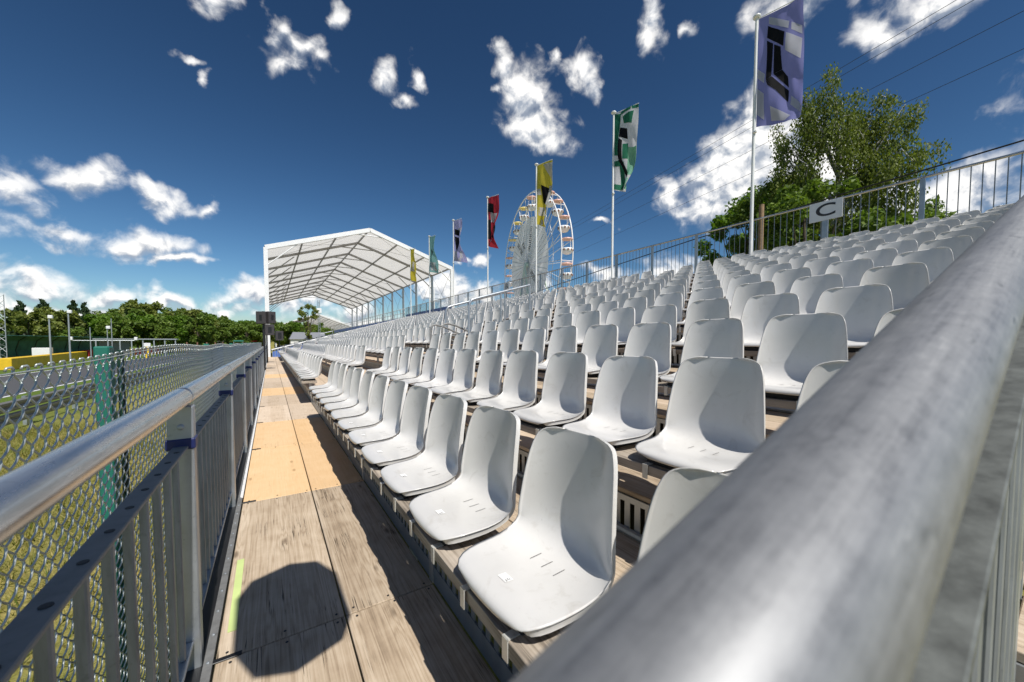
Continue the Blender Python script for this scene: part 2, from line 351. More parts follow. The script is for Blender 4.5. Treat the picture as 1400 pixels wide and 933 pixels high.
# ------------------------------------------------------------------ mesh helpers
class MB:
    def __init__(s): s.v = []; s.f = []
    def add(s, verts, faces):
        o = len(s.v); s.v.extend(verts); s.f.extend([tuple(i + o for i in f) for f in faces]); return s
    def box(s, c, d, rot=None):
        x, y, z = d[0] / 2, d[1] / 2, d[2] / 2
        vs = [Vector(p) for p in ((-x, -y, -z), (x, -y, -z), (x, y, -z), (-x, y, -z), (-x, -y, z), (x, -y, z), (x, y, z), (-x, y, z))]
        if rot is not None: vs = [rot @ p for p in vs]
        s.add([tuple(p + Vector(c)) for p in vs], [(0, 3, 2, 1), (4, 5, 6, 7), (0, 1, 5, 4), (1, 2, 6, 5), (2, 3, 7, 6), (3, 0, 4, 7)]); return s
    def cbox(s, c, d, ch=.003, rot=None):
        vs, idx = [], {}
        for sx_ in (-1, 1):
            for sy_ in (-1, 1):
                for sz_ in (-1, 1):
                    for ax in range(3):
                        p = [sx_ * (d[0] / 2 - ch), sy_ * (d[1] / 2 - ch), sz_ * (d[2] / 2 - ch)]
                        p[ax] += (sx_, sy_, sz_)[ax] * ch
                        idx[(sx_, sy_, sz_, ax)] = len(vs)
                        q = Vector(p)
                        if rot is not None: q = rot @ q
                        vs.append(tuple(q + Vector(c)))
        fs = []
        sg = (-1, 1)
        for ax in range(3):
            o1, o2 = [(1, 2), (2, 0), (0, 1)][ax]
            for sd in sg:
                def key(a, b_):
                    k = [0, 0, 0]; k[ax] = sd; k[o1] = a; k[o2] = b_; return idx[tuple(k) + (ax,)]
                q = [key(-1, -1), key(1, -1), key(1, 1), key(-1, 1)]
                fs.append(tuple(q if sd > 0 else q[::-1]))
        for ax in range(3):   # edges along ax
            o1, o2 = [(1, 2), (2, 0), (0, 1)][ax]
            for a in sg:
                for b_ in sg:
                    def k2(t, w):
                        k = [0, 0, 0]; k[ax] = t; k[o1] = a; k[o2] = b_; return idx[tuple(k) + (w,)]
                    q = [k2(-1, o1), k2(1, o1), k2(1, o2), k2(-1, o2)]
                    fs.append(tuple(q if a * b_ < 0 else q[::-1]))
        for a in sg:
            for b_ in sg:
                for c_ in sg:
                    q = [idx[(a, b_, c_, i)] for i in range(3)]
                    fs.append(tuple(q if a * b_ * c_ > 0 else q[::-1]))
        return s.add(vs, fs)
    def tube(s, path, r, n=8, caps=True):
        path = [Vector(p) for p in path]; m_ = len(path)
        rs = r if isinstance(r, (list, tuple)) else [r] * m_
        t0 = (path[1] - path[0]).normalized()
        up = Vector((0, 0, 1)) if abs(t0.z) < .9 else Vector((1, 0, 0))
        a = t0.cross(up).normalized()
        vs, fs = [], []
        for i, p in enumerate(path):
            t = (path[min(i + 1, m_ - 1)] - path[max(i - 1, 0)]).normalized()
            a = (a - t * a.dot(t)).normalized(); b_ = t.cross(a)
            for k in range(n):
                w = 2 * math.pi * k / n
                vs.append(tuple(p + (a * math.cos(w) + b_ * math.sin(w)) * rs[i]))
        for i in range(m_ - 1):
            for k in range(n):
                k2 = (k + 1) % n
                fs.append((i * n + k, i * n + k2, (i + 1) * n + k2, (i + 1) * n + k))
        if caps:
            fs.append(tuple(range(n))[::-1]); fs.append(tuple((m_ - 1) * n + k for k in range(n)))
        return s.add(vs, fs)
    def rod(s, p, q, r, n=8): return s.tube([p, q], r, n)
    def lathe(s, prof, c, n=16):
        vs, fs = [], []
        for r, z in prof:
            for k in range(n):
                w = 2 * math.pi * k / n; vs.append((c[0] + r * math.cos(w), c[1] + r * math.sin(w), c[2] + z))
        for i in range(len(prof) - 1):
            for k in range(n):
                k2 = (k + 1) % n; fs.append((i * n + k, i * n + k2, (i + 1) * n + k2, (i + 1) * n + k))
        fs.append(tuple(range(n))[::-1]); fs.append(tuple((len(prof) - 1) * n + k for k in range(n)))
        return s.add(vs, fs)
    def mesh(s, name, mat, smooth=False, off=(0, 0, 0)):
        me = bpy.data.meshes.new(name)
        me.from_pydata([(a - off[0], b_ - off[1], c - off[2]) for a, b_, c in s.v], [], s.f)
        me.materials.append(mat)
        if smooth: me.shade_smooth()
        me.update(); return me
    def build(s, name, mat, parent=None, smooth=False, angle=None):
        off = (0, 0, 0); p = parent
        while p is not None: off = tuple(off[i] + p.location[i] for i in range(3)); p = p.parent
        me = s.mesh(name, mat, smooth, off)
        if angle:
            me.shade_smooth()
            try: me.set_sharp_from_angle(angle=R(angle))
            except Exception: pass
        return obj(name, me, parent)
def obj(name, me, parent=None, loc=None):
    o = bpy.data.objects.new(name, me); COL.objects.link(o)
    if parent is not None: o.parent = parent
    if loc is not None: o.location = loc
    return o
def tag(o, label=None, cat=None, group=None, kind=None):
    if label: o['label'] = label
    if cat: o['category'] = cat
    if group: o['group'] = group
    if kind: o['kind'] = kind
    return o
def thing(name, label, cat, loc=(0, 0, 0), group=None):
    o = bpy.data.objects.new(name, None); COL.objects.link(o); o.location = loc; o.empty_display_size = .1
    return tag(o, label, cat, group)
def arr_mesh(name, verts, faces, mat, smooth=False):
    me = bpy.data.meshes.new(name)
    nv, (nf, k) = len(verts), faces.shape
    me.vertices.add(nv); me.vertices.foreach_set('co', np.asarray(verts, np.float32).ravel())
    me.loops.add(nf * k); me.loops.foreach_set('vertex_index', faces.astype(np.int32).ravel())
    me.polygons.add(nf); me.polygons.foreach_set('loop_start', np.arange(0, nf * k, k, dtype=np.int32))
    me.polygons.foreach_set('loop_total', np.full(nf, k, np.int32))
    me.materials.append(mat); me.update(calc_edges=True); me.validate()
    if smooth: me.shade_smooth()
    return me
def copy_thing(o, loc):
    c = o.copy(); COL.objects.link(c); c.location = loc
    for ch in o.children:
        d = ch.copy(); COL.objects.link(d); d.parent = c
        for g in ch.children:
            e = g.copy(); COL.objects.link(e); e.parent = d
    return c
ORD = ['zeroth', 'first', 'second', 'third', 'fourth', 'fifth', 'sixth', 'seventh', 'eighth', 'ninth', 'tenth', 'eleventh', 'twelfth', 'thirteenth', 'fourteenth', 'fifteenth', 'sixteenth', 'seventeenth', 'eighteenth', 'nineteenth', 'twentieth']
def ordn(i): return ORD[i] if i <= 20 else (('twenty-' + ORD[i - 20]) if i < 30 else str(i) + 'th')

# ------------------------------------------------------------------ dimensions
DZ, DXR, H0 = .227, .84, -1.2          # step rise, step going, deck level
DX0, DX1 = -.205, .655                 # walkway deck edges
XF = .66                               # first riser
NROW, Y0, YEND, BAY = 13, .07, 36.4, 1.65
GZ = -2.4                              # ground level
def treadz(n): return H0 + DZ * (n - 1)
def plankz(n): return -.745 + DZ * (n - 1)
def chairx(n): return .5 + DXR * (n - 1)

# ------------------------------------------------------------------ ground, track
def sheet(name, x0, x1, y0, y1, z, mat, nx=1, ny=1):
    xs, ys = np.linspace(x0, x1, nx + 1), np.linspace(y0, y1, ny + 1)
    v = [(x, y, z) for y in ys for x in xs]
    f = [(j * (nx + 1) + i, j * (nx + 1) + i + 1, (j + 1) * (nx + 1) + i + 1, (j + 1) * (nx + 1) + i) for j in range(ny) for i in range(nx)]
    return tag(MB().add(v, f).build(name, mat), kind='structure')
tag(sheet('ground', -1500, 1500, -1500, 1500, GZ, M['ground']), 'grass ground beside the race track')
tag(sheet('race_track', -16.0, -9.75, -200, 260, GZ + .004, M['asphalt']), 'grey asphalt race track behind the mesh fence')
for nm, x in (('track_edge_line', -9.85), ('track_edge_line', -15.9)):
    sheet(nm, x - .08, x + .08, -200, 260, GZ + .008, M['white'])
sheet('paddock_apron', 17.5, 75, 30, 140, GZ + .004, simple('pale_bounce_gravel', (.36, .35, .33), .9, 0, .2, 2))  # apron made pale to bounce light up onto the wheel canvas

# dry grass blades on the verge
nB = 42000
bx = -rng.uniform(.3, 7.5, nB) ; by = rng.uniform(.2, 16, nB) ** 1.0
keep = rng.random(nB) < 1.0
hh = rng.uniform(.05, .17, nB) * (1 + .8 * (np.sin(bx * 2.1) * np.cos(by * 1.7) > .2))
ang = rng.uniform(0, 2 * np.pi, nB); lean = rng.uniform(.2, 1.4, nB) * hh; wd = rng.uniform(.003, .008, nB)
ca, sa = np.cos(ang), np.sin(ang); pa = ang + rng.uniform(-2, 2, nB)
V = np.zeros((nB, 3, 3))
V[:, 0] = np.stack([bx - ca * wd, by - sa * wd, np.full(nB, GZ)], 1)
V[:, 1] = np.stack([bx + ca * wd, by + sa * wd, np.full(nB, GZ)], 1)
V[:, 2] = np.stack([bx + np.cos(pa) * lean, by + np.sin(pa) * lean, GZ + hh], 1)
g = obj('dry_grass', arr_mesh('dry_grass', V.reshape(-1, 3), np.arange(nB * 3).reshape(-1, 3), M['grassblade']))
tag(g, 'dry yellow green grass on the verge beyond the railing', 'grass', kind='stuff')

# ------------------------------------------------------------------ walkway deck (structure with boards)
walk = thing('walkway', 'timber panel walkway between the guard railing and the front row', 'walkway', (0, 0, H0)); walk['kind'] = 'structure'
seam = .25
def board_mesh(name, w, l, t, mat): return MB().cbox((0, 0, -t / 2), (w, l, t), .003).mesh(name, mat)
types = ['wood_old', 'wood_old', 'wood_old', 'wood_new', 'wood_new', 'wood_tan', 'wood_tan', 'wood_new', 'wood_tan', 'wood_tan', 'wood_new', 'wood_tan'] + ['wood_tan'] * 20
cache = {}
for k in range(-1, 22):
    ya = .09 + BAY * k; yb = min(ya + BAY, YEND)
    if yb - ya < .2: continue
    ty = types[k + 1]
    for (xa, xb) in ((DX0, seam), (seam, DX1)):
        key = (ty, round(xb - xa, 3), round(yb - ya, 3))
        if key not in cache: cache[key] = board_mesh('board', xb - xa - .007, yb - ya - .006, .027, M[ty])
        bo = obj('board', cache[key], walk, ((xa + xb) / 2, (ya + yb) / 2, random.uniform(-.0012, .0012)))
MB().box((DX0 - .018, (YEND - 1.5) / 2, H0 - .02), (.028, YEND + 1.5, .055)).build('edge_angle', M['flatbar'], walk)
MB().box((DX0 - .062, (YEND - 1.5) / 2, H0 - .045), (.056, YEND + 1.5, .03)).build('toe_plate', M['black'], walk)
for yj in (1.74, 3.39, 5.04, 6.69, 8.34): MB().cbox((DX0 + .035, yj, H0 + .004), (.10, .022, .005), .0015).build('joint_strap', M['black'], walk)
MB().box((DX0 - .010, 20, H0 + .008), (.018, 33, .006)).build('edge_strip', M['white'], walk)
bl = MB()
for k in range(60): bl.lathe([(.006, 0), (.006, .004), (.004, .006)], (DX0 - .018, .3 + .16 * k, H0 + .0075), 8)
bl.build('edge_bolts', M['steel'], walk)['kind'] = 'stuff'
sc2 = MB()
for yj in (.12, 1.71, 1.77, 3.36, 3.42, 5.01, 5.07, 6.66, 6.72):
    for xj in (-.16, .02, .21, .29, .45, .62): sc2.lathe([(.0055, 0), (.0055, .0012)], (xj + random.uniform(-.01, .01), yj + random.uniform(-.008, .008), H0 + .001), 8)
sc2.build('screw_heads', M['dark'], walk)['kind'] = 'stuff'
MB().box((.22, (YEND - 1.5) / 2, H0 - .09), (.06, YEND + 1.4, .1)).box((-.15, (YEND - 1.5) / 2, H0 - .09), (.06, YEND + 1.4, .1)).box((.6, (YEND - 1.5) / 2, H0 - .09), (.06, YEND + 1.4, .1)).build('deck_joist', M['steel'], walk)
tp = MB().box((-.1635, 2.2, H0 + .0025), (.031, .61, .003), Matrix.Rotation(R(.3), 3, 'Z'))
tag(tp.build('tape_strip', M['tape']), 'pale yellow green tape strip stuck along the left edge of the boards', 'tape')

# ------------------------------------------------------------------ the grandstand
stand = thing('grandstand', 'long stepped steel grandstand with timber treads and seat planks', 'grandstand', (XF, 0, H0))
YB0, YB1 = -.02, YEND
AIS0, AIS1 = 6.72, 8.12               # aisle between the first two blocks
SEATBLOCKS = [(Y0, AIS0 - .1, 0), (AIS1, 26.3, 1), (27.6, YEND - .3, 2)]
far_board, far_plank = MB(), MB()
tcache = {}
for n_ in range(2, NROW + 2):
    xa = XF + DXR * (n_ - 2); zt = treadz(n_)
    for k in range(-1, 22):
        ya = max(.09 + BAY * k, YB0); yb = min(.09 + BAY * (k + 1), YB1)
        if yb - ya < .1: continue
        for h in range(2):
            x0, x1 = xa + h * .42 + .003, xa + (h + 1) * .42 - .004
            if n_ <= 6 and yb < 8.5:
                ty = 'wood_old' if (k * 7 + n_ * 3 + h) % 4 else 'wood_tan'
                key = (ty, round(yb - ya, 3))
                if key not in tcache: tcache[key] = board_mesh('board', x1 - x0, yb - ya - .006, .027, M[ty])
                obj('board', tcache[key], stand, ((x0 + x1) / 2 - XF, (ya + yb) / 2, zt - H0))
            else:
                far_board.box(((x0 + x1) / 2, (ya + yb) / 2, zt - .0135), (x1 - x0, yb - ya - .006, .027))
tag(far_board.build('board_field', M['wood_tan'], stand), kind='stuff')
# seat planks: two boards side by side along each row
pcache = {}
for n_ in range(1, NROW + 1):
    x0 = chairx(n_); z = plankz(n_)
    for (ya, yb, blk) in SEATBLOCKS:
        if blk == 2 and n_ > NROW: continue
        L = yb - ya; m_ = max(1, round(L / 3.3)); dl = L / m_
        for q in range(m_):
            for h in range(2):
                xm = x0 - .02 + .064 + h * .13
                if blk == 0:
                    key = round(dl, 3)
                    if key not in pcache: pcache[key] = MB().cbox((0, 0, -.02), (.1285, dl - .006, .04), .0015).mesh('seat_plank', M['wood_grey'])
                    obj('seat_plank', pcache[key], stand, (xm - XF, ya + dl * (q + .5), z - H0 + random.uniform(-.001, .001)))
                else:
                    far_plank.box((xm, ya + dl * (q + .5), z - .02), (.1285, dl - .006, .04))
tag(far_plank.build('seat_plank_field', M['wood_grey'], stand), kind='stuff')
# risers: slotted galvanised panels under each row
slat_far, rail_top, rail_bot, brk = MB(), MB(), MB(), MB()
slm = {}
for n_ in range(1, NROW + 1):
    x = XF + DXR * (n_ - 1); zb, zt = treadz(n_), treadz(n_ + 1) - .03
    rail_top.box((x, (YB0 + YB1) / 2, zt - .014), (.012, YB1 - YB0, .03))
    hb = .085 if n_ == 1 else .03
    if n_ == 1: MB().box((x, (YB0 + YB1) / 2, zb + .004 + hb / 2), (.010, YB1 - YB0, hb)).build('kick_plate', M['steel_skytint'], stand)
    else: rail_bot.rod((x - .012, YB0, zb + .022), (x - .012, YB1, zb + .022), .02, 8)
    za, zc = zb + hb + .002, zt - .029
    ny = int((YB1 - YB0) / .062)
    for i in range(ny):
        y = YB0 + .03 + i * .062
        if n_ > 8 and y > 9: break
        if n_ <= 3 and y < 5.6:
            key = n_ == 1
            if key not in slm: slm[key] = MB().box((0, 0, 0), (.005, .034, zc - za)).mesh('slat', M['steel_skytint'] if n_ == 1 else M['steel'])
            obj('slat', slm[key], stand, (x - XF, y, (za + zc) / 2 - H0))
        else: slat_far.box((x, y, (za + zc) / 2), (.005, .034, zc - za))
    for k in range(-1, 23):
        y = .09 + BAY * k + .02
        if y < YB0 or y > YB1: continue
        brk.box((x - .004, y, (zb + zt) / 2 + .002), (.014, .05, zt - zb - .006))
        # bracket carrying the seat planks
        brk.box((x - .02, y, (treadz(n_ + 1) + plankz(n_) - .04) / 2), (.04, .04, plankz(n_) - .04 - treadz(n_ + 1)))
        brk.box((x - .03, y, plankz(n_) - .052), (.24, .04, .022))
tag(slat_far.build('slat_field', M['steel'], stand), kind='stuff')
rail_top.build('riser_top_bar', M['steel'], stand); rail_bot.build('riser_bottom_rail', M['steel'], stand, angle=40)
brk.build('seat_bracket', M['steel'], stand)
lin = MB()  # dark sheets added behind the riser slots to block light
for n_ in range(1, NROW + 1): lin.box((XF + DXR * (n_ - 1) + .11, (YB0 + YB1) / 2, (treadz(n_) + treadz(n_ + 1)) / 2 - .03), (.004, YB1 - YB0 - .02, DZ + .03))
lin.build('added_shade_sheet', M['shade_sheet'], stand)
rs = MB()
for n_ in range(1, 7):
    x = XF + DXR * (n_ - 1)
    for k in range(8):
        y = .45 + BAY * k
        rs.box((x + .055, y, treadz(n_) + .05), (.04, .05, .2)); rs.rod((x + .05, y - .3, treadz(n_) + .17), (x + .06, y + .5, treadz(n_) + .03), .012, 6)
rs.build('rusty_underframe', M['rust'], stand)['kind'] = 'stuff'
# inner dark mass: back wall & end cladding below the treads
und = MB()
for n_ in range(2, NROW + 2):
    und.box((XF + DXR * (n_ - 1.5), (YB0 + YB1) / 2, treadz(n_) - .09), (.05, YB1 - YB0, .1))
for k in range(0, 23, 2):
    y = .09 + BAY * k
    for n_ in range(2, NROW + 2, 3):
        und.box((XF + DXR * (n_ - 1.5), y, (treadz(n_) - .1 + GZ) / 2), (.06, .06, treadz(n_) - .1 - GZ))
und.build('underframe', M['steel'], stand)
# aisle steps
ais = MB()
for n_ in range(2, NROW + 1):
    x = XF + DXR * (n_ - 1)
    ais.cbox((x - .17, (AIS0 + AIS1) / 2, treadz(n_) + DZ / 2 - .0135), (.30, AIS1 - AIS0 - .12, .027), .003)
    for yy in (AIS0 + .10, AIS1 - .10): ais.box((x - .17, yy, treadz(n_) + DZ / 4 - .010), (.28, .04, DZ / 2 - .03))
ais.build('aisle_step', M['wood_tan'], stand)

# ------------------------------------------------------------------ seats
PROF = [(-.028, .030), (-.027, .044), (-.014, .057), (.030, .062), (.090, .058), (.150, .052), (.205, .049), (.254, .053), (.294, .070), (.321, .104), (.334, .148), (.339, .200), (.342, .260), (.344, .320), (.346, .375), (.348, .410), (.350, .428), (.351, .440), (.352, .447)]
HW = [.113, .150, .181, .208, .216, .219, .220, .220, .219, .217, .214, .210, .204, .197, .188, .175, .161, .138, .098]
AMP = [-.010, -.007, -.004, .000, .006, .014, .026, .042, .058, .072, .078, .077, .071, .062, .050, .040, .032, .025, .018]
WINGS = lambda t: .55 * t ** 2 + .45 * t ** 4.5
def shell(ns, nt_, rim=True):
    P = np.array(PROF); s = np.linspace(0, len(P) - 1, ns); base = np.arange(len(P))
    def cr(a):
        # smooth resample
        out = np.interp(s, base, a)
        k = np.convolve(np.pad(out, 1, mode='edge'), [.2, .6, .2], 'valid'); k[0], k[-1] = out[0], out[-1]; return k
    px, pz, hw, am = cr(P[:, 0]), cr(P[:, 1]), cr(np.array(HW)), cr(np.array(AMP))
    dx, dz = np.gradient(px), np.gradient(pz); ln = np.hypot(dx, dz); nx, nz = -dz / ln, dx / ln
    t = np.linspace(-1, 1, nt_); t = np.sign(t) * (1 - (1 - np.abs(t)) ** 1.35)
    V = np.zeros((ns, nt_, 3))
    for j, tt in enumerate(t):
        e = am * WINGS(abs(tt))
        V[:, j, 0] = px + nx * e; V[:, j, 1] = hw * tt; V[:, j, 2] = pz + nz * e
    # rounded corners at lip and top
    verts = V.reshape(-1, 3).tolist()
    faces = [(i * nt_ + j, i * nt_ + j + 1, (i + 1) * nt_ + j + 1, (i + 1) * nt_ + j) for i in range(ns - 1) for j in range(nt_ - 1)]
    loop = [0 * nt_ + j for j in range(nt_)] + [i * nt_ + nt_ - 1 for i in range(1, ns)] + [(ns - 1) * nt_ + j for j in range(nt_ - 2, -1, -1)] + [i * nt_ for i in range(ns - 2, 0, -1)]
    nrm = {}
    for i in range(ns):
        for j in range(nt_): nrm[i * nt_ + j] = np.array([nx[i], 0, nz[i]])
    m_ = len(loop)
    A = np.array(verts)
    prev = loop; steps = [(.004, .0015), (.0075, .006), (.0065, .024)] if rim else [(.006, .018)]
    for (o_, dn) in steps:
        cur = []
        for q, vi in enumerate(loop):
            p = A[vi]; a, b_ = A[loop[q - 1]], A[loop[(q + 1) % m_]]
            tg = (b_ - a); tg = tg / (np.linalg.norm(tg) + 1e-9); N = nrm[vi]
            out = np.cross(tg, N); out = out / (np.linalg.norm(out) + 1e-9)
            cur.append(len(verts)); verts.append((p + out * o_ - N * dn).tolist())
        for q in range(m_):
            q2 = (q + 1) % m_; faces.append((prev[q2], prev[q], cur[q], cur[q2]))
        prev = cur
    return verts, faces
sv, sf = shell(34, 19)
shell_me = MB().add([tuple(p) for p in sv], sf).mesh('shell', M['seat'], True)
lv, lf = shell(10, 7, False)
def seat_surface(x, y):
    P = np.array(PROF); z = np.interp(x, P[:10, 0], P[:10, 1]); a = np.interp(x, P[:10, 0], AMP[:10]); w = np.interp(x, P[:10, 0], HW[:10])
    t = abs(y / w); return z + a * WINGS(t)
base_me = MB().cbox((.115, 0, .016), (.21, .27, .032), .004).mesh('mounting_base', M['dark'])
clip_me = MB().box((-.004, 0, .0020), (.05, .024, .004)).box((-.0265, 0, -.026), (.004, .024, .060)).mesh('clip', M['zinc'])
sl_ = MB()
for yy in (-.055, .0, .055):
    x0, x1 = .185, .232
    pts = [(x0, yy - .0011), (x1, yy - .0011), (x1, yy + .0011), (x0, yy + .0011)]
    sl_.add([(a, b_, seat_surface(a, b_) + .0016) for a, b_ in pts], [(0, 1, 2, 3)])
slot_me = sl_.mesh('drain_slots', M['slot'])
def decal(x0, x1, y0, y1, dz):
    xs, ys = np.linspace(x0, x1, 4), np.linspace(y0, y1, 3)
    v = [(x, y, seat_surface(x, y) + dz) for x in xs for y in ys]
    return v, [(i * 3 + j, (i + 1) * 3 + j, (i + 1) * 3 + j + 1, i * 3 + j + 1) for i in range(3) for j in range(2)]
stk_me = MB().add(*decal(.045, .073, -.012, .030, .0014)).mesh('sticker', M['sticker'])
ik = MB()
for (a, b_, c_, d_) in ((.050, .054, -.004, -.001), (.050, .054, -.010, -.006), (.058, .0605, -.006, .002), (.063, .065, -.008, -.002)):
    ik.add(*decal(a, b_, c_, d_, .0020))
ink_me = ik.mesh('print', M['ink'])
seat_group = 'white plastic seats on the grandstand'
cand = []
cam_pos = Vector((0, 0, 0))
for n_ in range(1, NROW + 1):
    for i in range(-1, 12):
        y = .885 + .5 * i
        if n_ > 1 and i == 11 and n_ in (5, 6): pass
        cand.append((n_, 0, i + 1, y))
    for j in range(36): cand.append((n_, 1, j, 8.38 + .5 * j))
    for j in range(17): cand.append((n_, 2, j, 27.85 + .5 * j))
def dist(c): return math.sqrt(chairx(c[0]) ** 2 + c[3] ** 2 + (plankz(c[0]) + .2) ** 2)
cand.sort(key=dist)
def seat_label(n_, blk, j):
    row = 'front row' if n_ == 1 else ('back row' if n_ == NROW else ordn(n_) + ' row up')
    if blk == 0:
        if n_ == 1 and j == 0: return 'white shell seat nearest the thick tube in the front row, mostly hidden by it'
        return 'white shell seat in the %s, %s along from the thick end tube' % (row, ordn(j + 1))
    return 'white shell seat in the %s, %s past the first aisle' % (row, ordn(j + 1))
far_seats = MB(); proto = None
for idx, c in enumerate(cand):
    n_, blk, j, y = c
    loc = (chairx(n_), y + random.uniform(-.006, .006), plankz(n_) + .001)
    if idx >= 300 or blk == 2:
        far_seats.add([(p[0] + loc[0], p[1] + loc[1], p[2] + loc[2]) for p in lv], lf); continue
    t = thing('stadium_seat', seat_label(n_, blk, j), 'seat', loc, seat_group)
    t.rotation_euler = (random.uniform(-.012, .012), random.uniform(-.022, .022), random.uniform(-.045, .045))
    obj('shell', shell_me, t)
    obj('mounting_base', base_me, t)
    if dist(c) < 9:
        for s_ in (-.115, .115): obj('clip', clip_me, t, (0, s_, 0))
    if dist(c) < 5: obj('drain_slots', slot_me, t)
    if n_ == 1 and blk == 0 and j <= 6:
        st = obj('sticker', stk_me, t); obj('print', ink_me, st)
fs = far_seats.build('stadium_seats', M['seat'], None, True)
tag(fs, 'mass of white seats in the far blocks beyond the aisle', 'seats', None, 'stuff')

# ------------------------------------------------------------------ left guard railing
RX, RZ, TR = -.285, -.205, .042
TL = .034
gr = thing('guard_railing', 'galvanised guard railing with thick round handrail along the left of the walkway', 'railing', (RX, 0, H0))
post_y = [1.82 + BAY * k for k in range(-1, 22)]
post_me = MB().cbox((0, 0, (RZ - .03 + H0 - .25) / 2 - H0), (.075, .055, RZ - .03 - (H0 - .25)), .004).mesh('post', M['steel'])
coll_me = MB().cbox((0, 0, 0), (.085, .066, .040), .004).mesh('collar', M['blue'])
bolt_me = MB().lathe([(.011, 0), (.011, .004), (.006, .008)], (0, 0, 0), 10).mesh('bolt', M['steel'])
bar_me = MB().cbox((0, 0, 0), (.018, .016, .72), .003).mesh('bar', M['bar'])
ibz = -.385
fb_me = {}
for k, y in enumerate(post_y):
    p = obj('post', post_me, gr, (0, y, 0))
    c = obj('collar', coll_me, p, (0, 0, ibz + .012 - H0))
    b_ = obj('bolt', bolt_me, p, (.002, -.0275, ibz + .075 - H0)); b_.rotation_euler = (R(90), 0, 0)
    y0, y1 = y, y + BAY
    if y1 > YEND + .4: break
    MB().tube([(RX, y0 - .0 + .002 * q, RZ) for q in (0, 1)] + [(RX, y0 + .05, RZ), (RX, y1 - .002, RZ)], [TL - .0015, TL, TL, TL], 28).build('handrail_tube', M['tube'], gr, angle=50)
    L = BAY - .06
    MB().cbox((RX, (y0 + y1) / 2, ibz), (.045, L, .010), .002).build('panel_top_bar', M['flatbar'], gr)
    MB().cbox((RX, (y0 + y1) / 2, ibz - .74), (.035, L, .010), .002).build('panel_bottom_bar', M['steel'], gr)
    for q in range(12):
        obj('bar', bar_me, gr, (0, y0 + .03 + L * (q + .75) / 12.5, ibz - .005 - .37 - H0))
    hl = MB()
    for q in range(12): hl.lathe([(.008, 0), (.008, .0012)], (RX + .004, y0 + .03 + L * (q + .75) / 12.5, ibz + .0052), 10)
    hl.build('rivet_heads', M['dark'], gr)['kind'] = 'stuff'

# ------------------------------------------------------------------ near end railing (the thick tube crossing the right of the view)
ax = Vector((.960, .023, .278)).normalized(); P0 = Vector((.245, .406, -.881)).normalized() * (TR / math.sin(R(14.6)))
er = thing('end_railing', 'thick scuffed aluminium tube railing climbing the near end of the stand', 'railing', (0, Y0, H0))
te = P0 + ax * 11.6; ts = P0 - ax * .36
LT = (te - ts).length
tm_ = MB().tube([(0, 0, 0), (.5, 0, 0), (1.5, 0, 0), (LT, 0, 0)], TR, 64).mesh('handrail_tube', M['tube_x'], True)
tob = obj('handrail_tube', tm_, er, tuple(ts - Vector(er.location))); tob.rotation_euler = ax.to_track_quat('X', 'Z').to_euler()
dn = Vector((0, 0, -1))
off = .165
pa, pb = ts + dn * off, te + dn * off
mid = (pa + pb) / 2; L = (pb - pa).length
rot = ax.to_track_quat('X', 'Z').to_matrix()
MB().cbox(tuple(mid), (L, .080, .012), .002, rot).build('panel_top_bar', M['shaded_zinc'], er)
hol = MB()
for q in range(40):
    p = pa + ax * (.12 + q * .135)
    hol.add([tuple(p + rot @ Vector((.007 * math.cos(w * .785), -.008 + .007 * math.sin(w * .785), .0066))) for w in range(8)], [tuple(range(8))])
hol.build('bolt_holes', M['dark'], er)['kind'] = 'stuff'
vb = MB().cbox((0, 0, -.36), (.03, .024, .70), .003).mesh('bar', M['bar'])
for q in range(85):
    p = pa + ax * (.12 + q * .135)
    obj('bar', vb, er, (p.x, p.y - Y0 - .018, p.z - H0 - .01))
for q in range(8):
    p = P0 + ax * (-.33 + q * 1.7)
    MB().cbox((p.x, p.y, p.z - .6), (.055, .06, 1.12), .004).build('post', M['steel'], er)

# ------------------------------------------------------------------ back railing
BX, BZ = 11.6, 3.46
br = thing('back_railing', 'tall galvanised bar railing along the top of the grandstand', 'railing', (BX, 0, 1.7))
MB().rod((BX, -.6, BZ), (BX, 38, BZ), .028, 12).build('top_tube', M['tube'], br, angle=50)
MB().box((BX, 18.7, 1.95), (.03, 38.6, .03)).build('bottom_bar', M['bar'], br)
pm = MB().cbox((0, 0, .87), (.06, .08, 1.73), .004).mesh('post', M['steel'])
bm_ = MB().rod((0, 0, .26), (0, 0, 1.74), .0085, 6).mesh('bar', M['bar'])
for k in range(-1, 22): obj('post', pm, br, (0, 2.07 + 1.66 * k, 0))
y = -.5
while y < 38:
    if min(abs(y - (2.07 + 1.66 * k)) for k in range(-1, 23)) > .06: obj('bar', bm_, br, (0, y, 0))
    y += .148
MB().box((BX + .03, 32.2, 2.5), (.006, 11.4, .6)).build('blue_sheet', M['bluecloth'], br)
